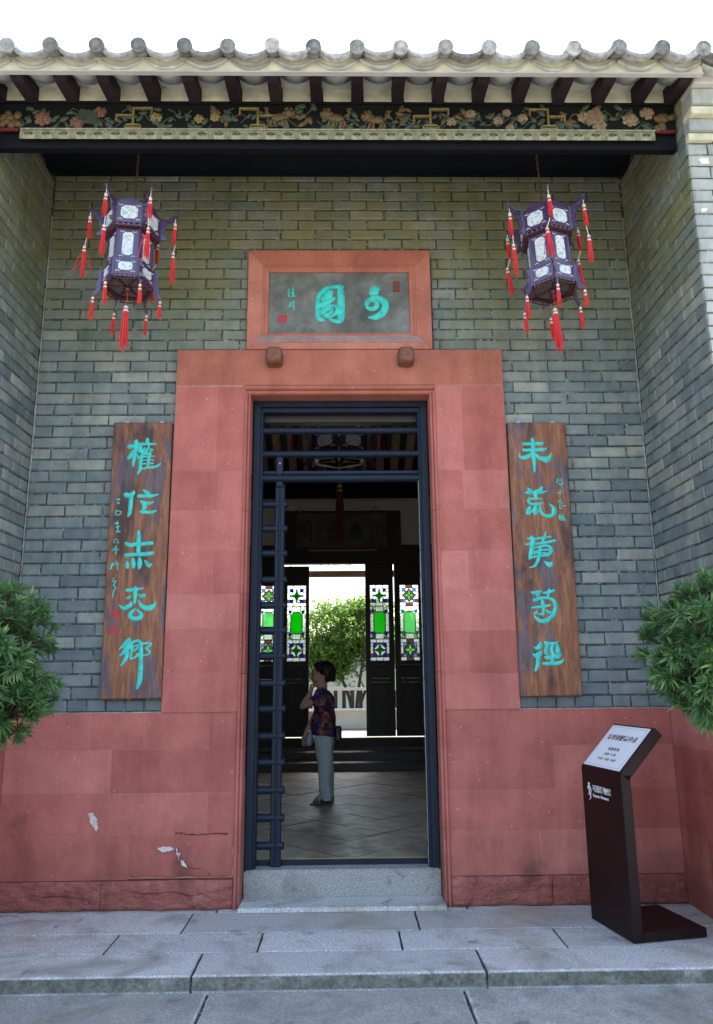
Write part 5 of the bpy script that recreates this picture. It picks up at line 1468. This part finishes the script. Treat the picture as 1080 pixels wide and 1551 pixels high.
Ed = [('pel', 'bel'), ('bel', 'che'), ('che', 'nk0'), ('nk0', 'nk1'), ('nk1', 'hd0'), ('hd0', 'hd1'), ('hd1', 'hd2'), ('che', 'shl'), ('shl', 'ell'), ('ell', 'wrl'), ('wrl', 'hal'), ('che', 'shr'), ('shr', 'elr'), ('elr', 'wrr'), ('wrr', 'har'),
      ('pel', 'hpl'), ('hpl', 'knl'), ('knl', 'anl'), ('anl', 'tol'), ('pel', 'hpr'), ('hpr', 'knr'), ('knr', 'anr'), ('anr', 'tor')]
# fingers: left hand curled under the chin, right hand hanging
for k, (dy, L_) in enumerate(((-.024, .052), (-.008, .060), (.008, .056), (.022, .046))):
    J['lf%d' % k] = ((-.128, -.055+dy*.5, 1.222+dy*.3), .009); J['lg%d' % k] = ((-.118-L_*.1, -.035+dy*.4, 1.240+dy*.2), .008); J['lh%d' % k] = ((-.100, -.022+dy*.4, 1.247), .007)
    Ed += [('hal', 'lf%d' % k), ('lf%d' % k, 'lg%d' % k), ('lg%d' % k, 'lh%d' % k)]
    J['rf%d' % k] = ((-.200+dy*.9, .122, .632), .009); J['rg%d' % k] = ((-.203+dy, .116, .632-L_*.6), .008); J['rh%d' % k] = ((-.200+dy, .106, .632-L_), .007)
    Ed += [('har', 'rf%d' % k), ('rf%d' % k, 'rg%d' % k), ('rg%d' % k, 'rh%d' % k)]
J['lt0'] = ((-.100, -.070, 1.205), .010); J['lt1'] = ((-.085, -.060, 1.232), .008); J['rt0'] = ((-.222, .110, .675), .010); J['rt1'] = ((-.232, .100, .640), .008)
Ed += [('hal', 'lt0'), ('lt0', 'lt1'), ('har', 'rt0'), ('rt0', 'rt1')]
skin('body', J, Ed, 'pel', M['skin'], pe, 2)
# face: nose, lips, chin, brow, ear on the head
m = MB()
m.ell((-.118, 0, 1.312), (.022, .015, .026), 10, 6, Matrix.Rotation(-.25, 3, 'Y')); m.ell((-.102, 0, 1.345), (.018, .011, .030), 8, 6)
m.ell((-.085, 0, 1.238), (.032, .034, .026), 10, 6); m.ell((-.108, 0, 1.276), (.013, .024, .0065), 8, 5); m.ell((-.106, 0, 1.264), (.012, .022, .0065), 8, 5)
m.ell((-.035, 0, 1.245), (.062, .050, .036), 12, 8)
for s_ in (-1, 1):
    m.ell((.008, s_*.074, 1.315), (.020, .010, .033), 10, 6); m.ell((-.090, s_*.034, 1.368), (.014, .022, .008), 8, 5); m.ell((-.072, s_*.045, 1.30), (.035, .026, .035), 10, 6)
m.build('face', M['skin'], pe)
m = MB()
for s_ in (-1, 1): m.ell((-.102, s_*.033, 1.350), (.008, .012, .006), 8, 5); m.ell((-.098, s_*.035, 1.376), (.010, .018, .004), 8, 5)
m.build('eye', M['lead'], pe)
# hair: short layered cut, fuller at the back, combed locks
m = MB()
m.ell((.022, 0, 1.400), (.098, .088, .098), 18, 12); m.ell((.055, 0, 1.345), (.062, .078, .085), 16, 10); m.ell((-.035, 0, 1.447), (.066, .070, .048), 14, 8)
for k in range(150):
    a = random.uniform(-2.5, 2.5); t2 = random.uniform(0, 1)
    p0 = Vector((.02+.03*math.cos(a), .03*math.sin(a), 1.49)); p1 = Vector((.018+.100*math.cos(a), .090*math.sin(a), 1.425+random.uniform(-.02, .02)))
    low = 1.275+random.uniform(-.02, .04) if abs(a) < 1.5 else 1.37+random.uniform(-.02, .03)
    p2 = Vector((.028+.098*math.cos(a)+random.uniform(-.008, .008), .086*math.sin(a), low))
    m.tube(cr([tuple(p0), tuple(p1), tuple((p1*.45+p2*.55)+Vector((.012*math.cos(a), .008*math.sin(a), 0))), tuple(p2)], 3), [.010]*6+[.009, .007, .005, .002], 5, False)
m.build('hair', M['hair'], pe)
# blouse with short sleeves and side slit
m = MB()
rg = [((.022, 0, .70), (0, 0, 1), .142, .190), ((.022, 0, .76), (0, 0, 1), .140, .186), ((.02, 0, .86), (0, 0, 1), .128, .172), ((.016, 0, .96), (0, 0, 1), .112, .152), ((.010, 0, 1.05), (0, 0, 1), .118, .160), ((.008, 0, 1.11), (0, 0, 1), .108, .165), ((.006, 0, 1.155), (0, 0, 1), .088, .140), ((.003, 0, 1.185), (0, 0, 1), .062, .085), ((.0, 0, 1.195), (0, 0, 1), .054, .062)]
loft(m, rg, 24, False)
m.v = [(x+.008*math.sin(16*y+z*14)+.005*math.sin(z*36+y*20), y+.010*math.sin(z*18+x*42)*min(1, max(0, 1.15-z)*3), z+.008*math.sin(y*24+x*20)*(1 if z < .72 else 0)) for x, y, z in m.v]
def sleeve(a, b, r0, r1):
    a, b = Vector(a), Vector(b); d = (b-a)
    loft(m, [(a, d, r0*.8, r0*.8), (a+d*.3, d, r0, r0), (a+d*.7, d, (r0+r1)/2, (r0+r1)/2), (b, d, r1, r1)], 14, False)
sleeve((.01, -.105, 1.125), (-.105, -.148, 1.045), .066, .058); sleeve((.01, .105, 1.125), (-.05, .155, 1.0), .066, .058)
m.build('blouse', M['blouse'], pe)
m = MB()
for s_, ax in ((-1, .0), (1, .022)):
    loft(m, [((.02, s_*.060, .83), (0, 0, 1), .112, .098), ((.022, s_*.070, .74), (0, 0, 1), .116, .096), ((.020+ax*.3, s_*.078, .62), (0, 0, 1), .102, .086), ((.022+ax*.6, s_*.080, .45), (0, 0, 1), .082, .074), ((.030+ax, s_*.082, .25), (0, 0, 1), .068, .064), ((.040+ax, s_*.082, .12), (0, 0, 1), .060, .058), ((.042+ax, s_*.082, .058), (0, 0, 1), .062, .06)], 28, False)
m.v = [(x+.007*math.sin(z*15+y*46)+.004*math.sin(z*38+x*25), y+.008*math.sin(x*48+z*7)*min(1, (.9-z)), z) for x, y, z in m.v]
o = m.build('trousers', M['trousers'], pe)
for s_, ax in ((-1, .0), (1, .022)):
    m = MB(); y = s_*.082
    P_ = [(-.135+ax, .0), (.10+ax, .0), (.105+ax, .022), (.0+ax, .014), (-.125+ax, .012)]
    m.prism(P_, y-.040, y+.040)
    for xx in (-.085, -.055, -.02): m.tube([(xx+ax, y-.040, .01), (xx+.01+ax, y-.022, .052), (xx+.01+ax, y+.022, .052), (xx+ax, y+.040, .01)], .008, 6)
    m.tube([(.09+ax, y-.034, .02), (.098+ax, y-.020, .065), (.098+ax, y+.02, .065), (.09+ax, y+.034, .02)], .008, 6)
    m.build('sandal', M['leather'], pe)
hb = thing('shoulder_bag', 'small black shoulder bag hanging behind the person', 'bag', (PX+.165, PY-.10, PZ+.64))
m = MB(); m.box(-.030, .045, -.07, .09, 0, .165, .02); m.build('pouch', M['bagblack'], hb)
m = MB(); m.tube([(-.02, -.04, .15), (-.07, -.062, .30), (-.12, -.075, .46), (-.158, -.06, .555), (-.165, .0, .57)], .009, 6, flat=.5); m.build('strap', M['bagblack'], hb)
cbg = thing('cloth_bag', 'light blue cloth held by the person at hip height', 'bag', (PX-.15, PY+.07, PZ+.585))
m = MB(); loft(m, [((0, 0, 0), (0, 0, 1), .02, .05), ((.0, 0, .04), (0, 0, 1), .045, .075), ((.01, 0, .10), (0, 0, 1), .04, .07), ((.03, 0, .16), (0, 0, 1), .025, .05), ((.045, 0, .22), (0, 0, 1), .012, .03)], 14)
m.build('cloth', M['bagblue'], cbg)

# ================================================================== GARDEN BEHIND
bn = thing('railing_bench', 'wooden bench with slatted back rail in sunlit garden behind the hall', 'bench', (0, 10.8, .4))
def bb(m, name, mat): m.v = [(x, y-10.8, z-.4) for x, y, z in m.v]; return m.build(name, mat, bn)
bb(MB().box(-2.2, 2.2, 10.85, 10.92, 1.165, 1.225, .008), 'top_rail', M['pale_rail'])
for k in range(-12, 13): bb(MB().box(k*.175-.04, k*.175+.04, 10.87, 10.90, .806, 1.1645, .004), 'slat', M['darkwood'])
bb(MB().box(-2.2, 2.2, 10.5, 10.93, .755, .803, .008), 'seat', M['pale_rail'])
for x in (-2.1, -.7, .9, 2.1): bb(MB().box(x-.04, x+.04, 10.55, 10.62, .405, .754, .005), 'leg', M['benchwood'])
bb(MB().box(-2.2, 2.2, 10.75, 10.9, .402, .754), 'base_wall', M['plaster'])
o = MB().box(-8, 8, 13.2, 13.5, .38, 2.07).build('garden_wall', M['plaster']); tag(o, 'white garden wall beyond the trees behind the hall', 'wall')
cb2 = thing('corridor_beam', 'slender timber beam on posts beyond the open middle bay', 'beam', (0, 7.85, .4))
m = MB().box(-3, 3, -.05, .05, 2.76, 2.87, .006); m.build('beam', M['benchwood'], cb2)
for x in (-2.4, 2.4):
    m = MB(); m.tube([(x, 0, 0), (x, 0, 2.755)], .09, 12); m.build('post', M['darkwood'], cb2)

def garden_tree(label, base, crown, n, seed, stems):
    random.seed(seed)
    t_ = thing('garden_tree', label, 'tree', base, 0, 'trees in the back garden')
    m = MB(); ends = []
    for k in range(stems):
        a = 2*math.pi*k/stems+seed; q = Vector((math.cos(a)*.45, math.sin(a)*.3, 0))
        P_ = cr([(q.x*.15, q.y*.1, 0), (q.x*.3, q.y*.3, .5), (q.x*.8, q.y*.7, 1.0), (q.x*1.5, q.y*1.3, 1.6), (q.x*1.7, q.y*1.6, 2.1)], 4)
        m.tube(P_, [.045-.035*i/len(P_) for i in range(len(P_))], 7); ends += P_[7:]
        for j in range(4):
            s_ = Vector(random.choice(P_[6:])); e_ = s_+Vector((random.uniform(-.5, .5), random.uniform(-.4, .4), random.uniform(.1, .5)))
            m.tube([s_, (s_+e_)/2+Vector((0, 0, .04)), e_], [.016, .011, .005], 5); ends.append(tuple(e_))
    m.build('trunk', M['bark'], t_)
    lm = MB()
    for c, r_ in crown:
        hubs = [Vector(c)+Vector((random.gauss(0, .5)*r_[0], random.gauss(0, .5)*r_[1], random.gauss(0, .5)*r_[2])) for _ in range(int(n*r_[0]*r_[2]/14))]
        for h in hubs:
            for _ in range(14):
                p = h+Vector((random.gauss(0, .055), random.gauss(0, .055), random.gauss(0, .05)))
                d = Vector((random.uniform(-1, 1), random.uniform(-1, 1), random.uniform(-.8, .4))).normalized(); u = d.cross(Vector((random.uniform(-1, 1), random.uniform(-1, 1), random.uniform(-1, 1)))).normalized()
                L_ = random.uniform(.05, .085); w = L_*.28
                lm.add([p, p+d*L_*.5+u*w, p+d*L_, p+d*L_*.5-u*w], [(0, 1, 2, 3)])
    lm.build('crown', M['gleaf'], t_)
    return t_
garden_tree('many stemmed leafy tree seen through the open middle bay', (.25, 11.9, .4), [((.1, 0, 2.0), (.8, .6, .42)), ((-.5, 0, 1.75), (.6, .5, .42)), ((.55, .1, 1.7), (.55, .5, .5)), ((-.2, 0, 2.45), (.95, .4, .26)), ((.3, 0, 2.6), (.5, .3, .2)), ((-.35, 0, 1.3), (.3, .3, .3))], 24000, 5, 5)
garden_tree('leafy tree behind the left screen doors', (-1.3, 12.1, .4), [((0, 0, 1.8), (.8, .6, .5)), ((.5, 0, 1.5), (.4, .4, .5))], 14000, 9, 4)
garden_tree('leafy tree behind the right screen doors', (1.75, 12.0, .4), [((0, 0, 1.7), (.8, .6, .55)), ((-.5, 0, 1.9), (.5, .4, .4))], 14000, 14, 4)
garden_tree('tall leafy tree rising above the garden wall', (-.2, 17.5, .4), [((.2, 0, 4.75), (1.8, 1, .22)), ((-.8, 0, 4.9), (1.2, .8, .25))], 14000, 23, 5)
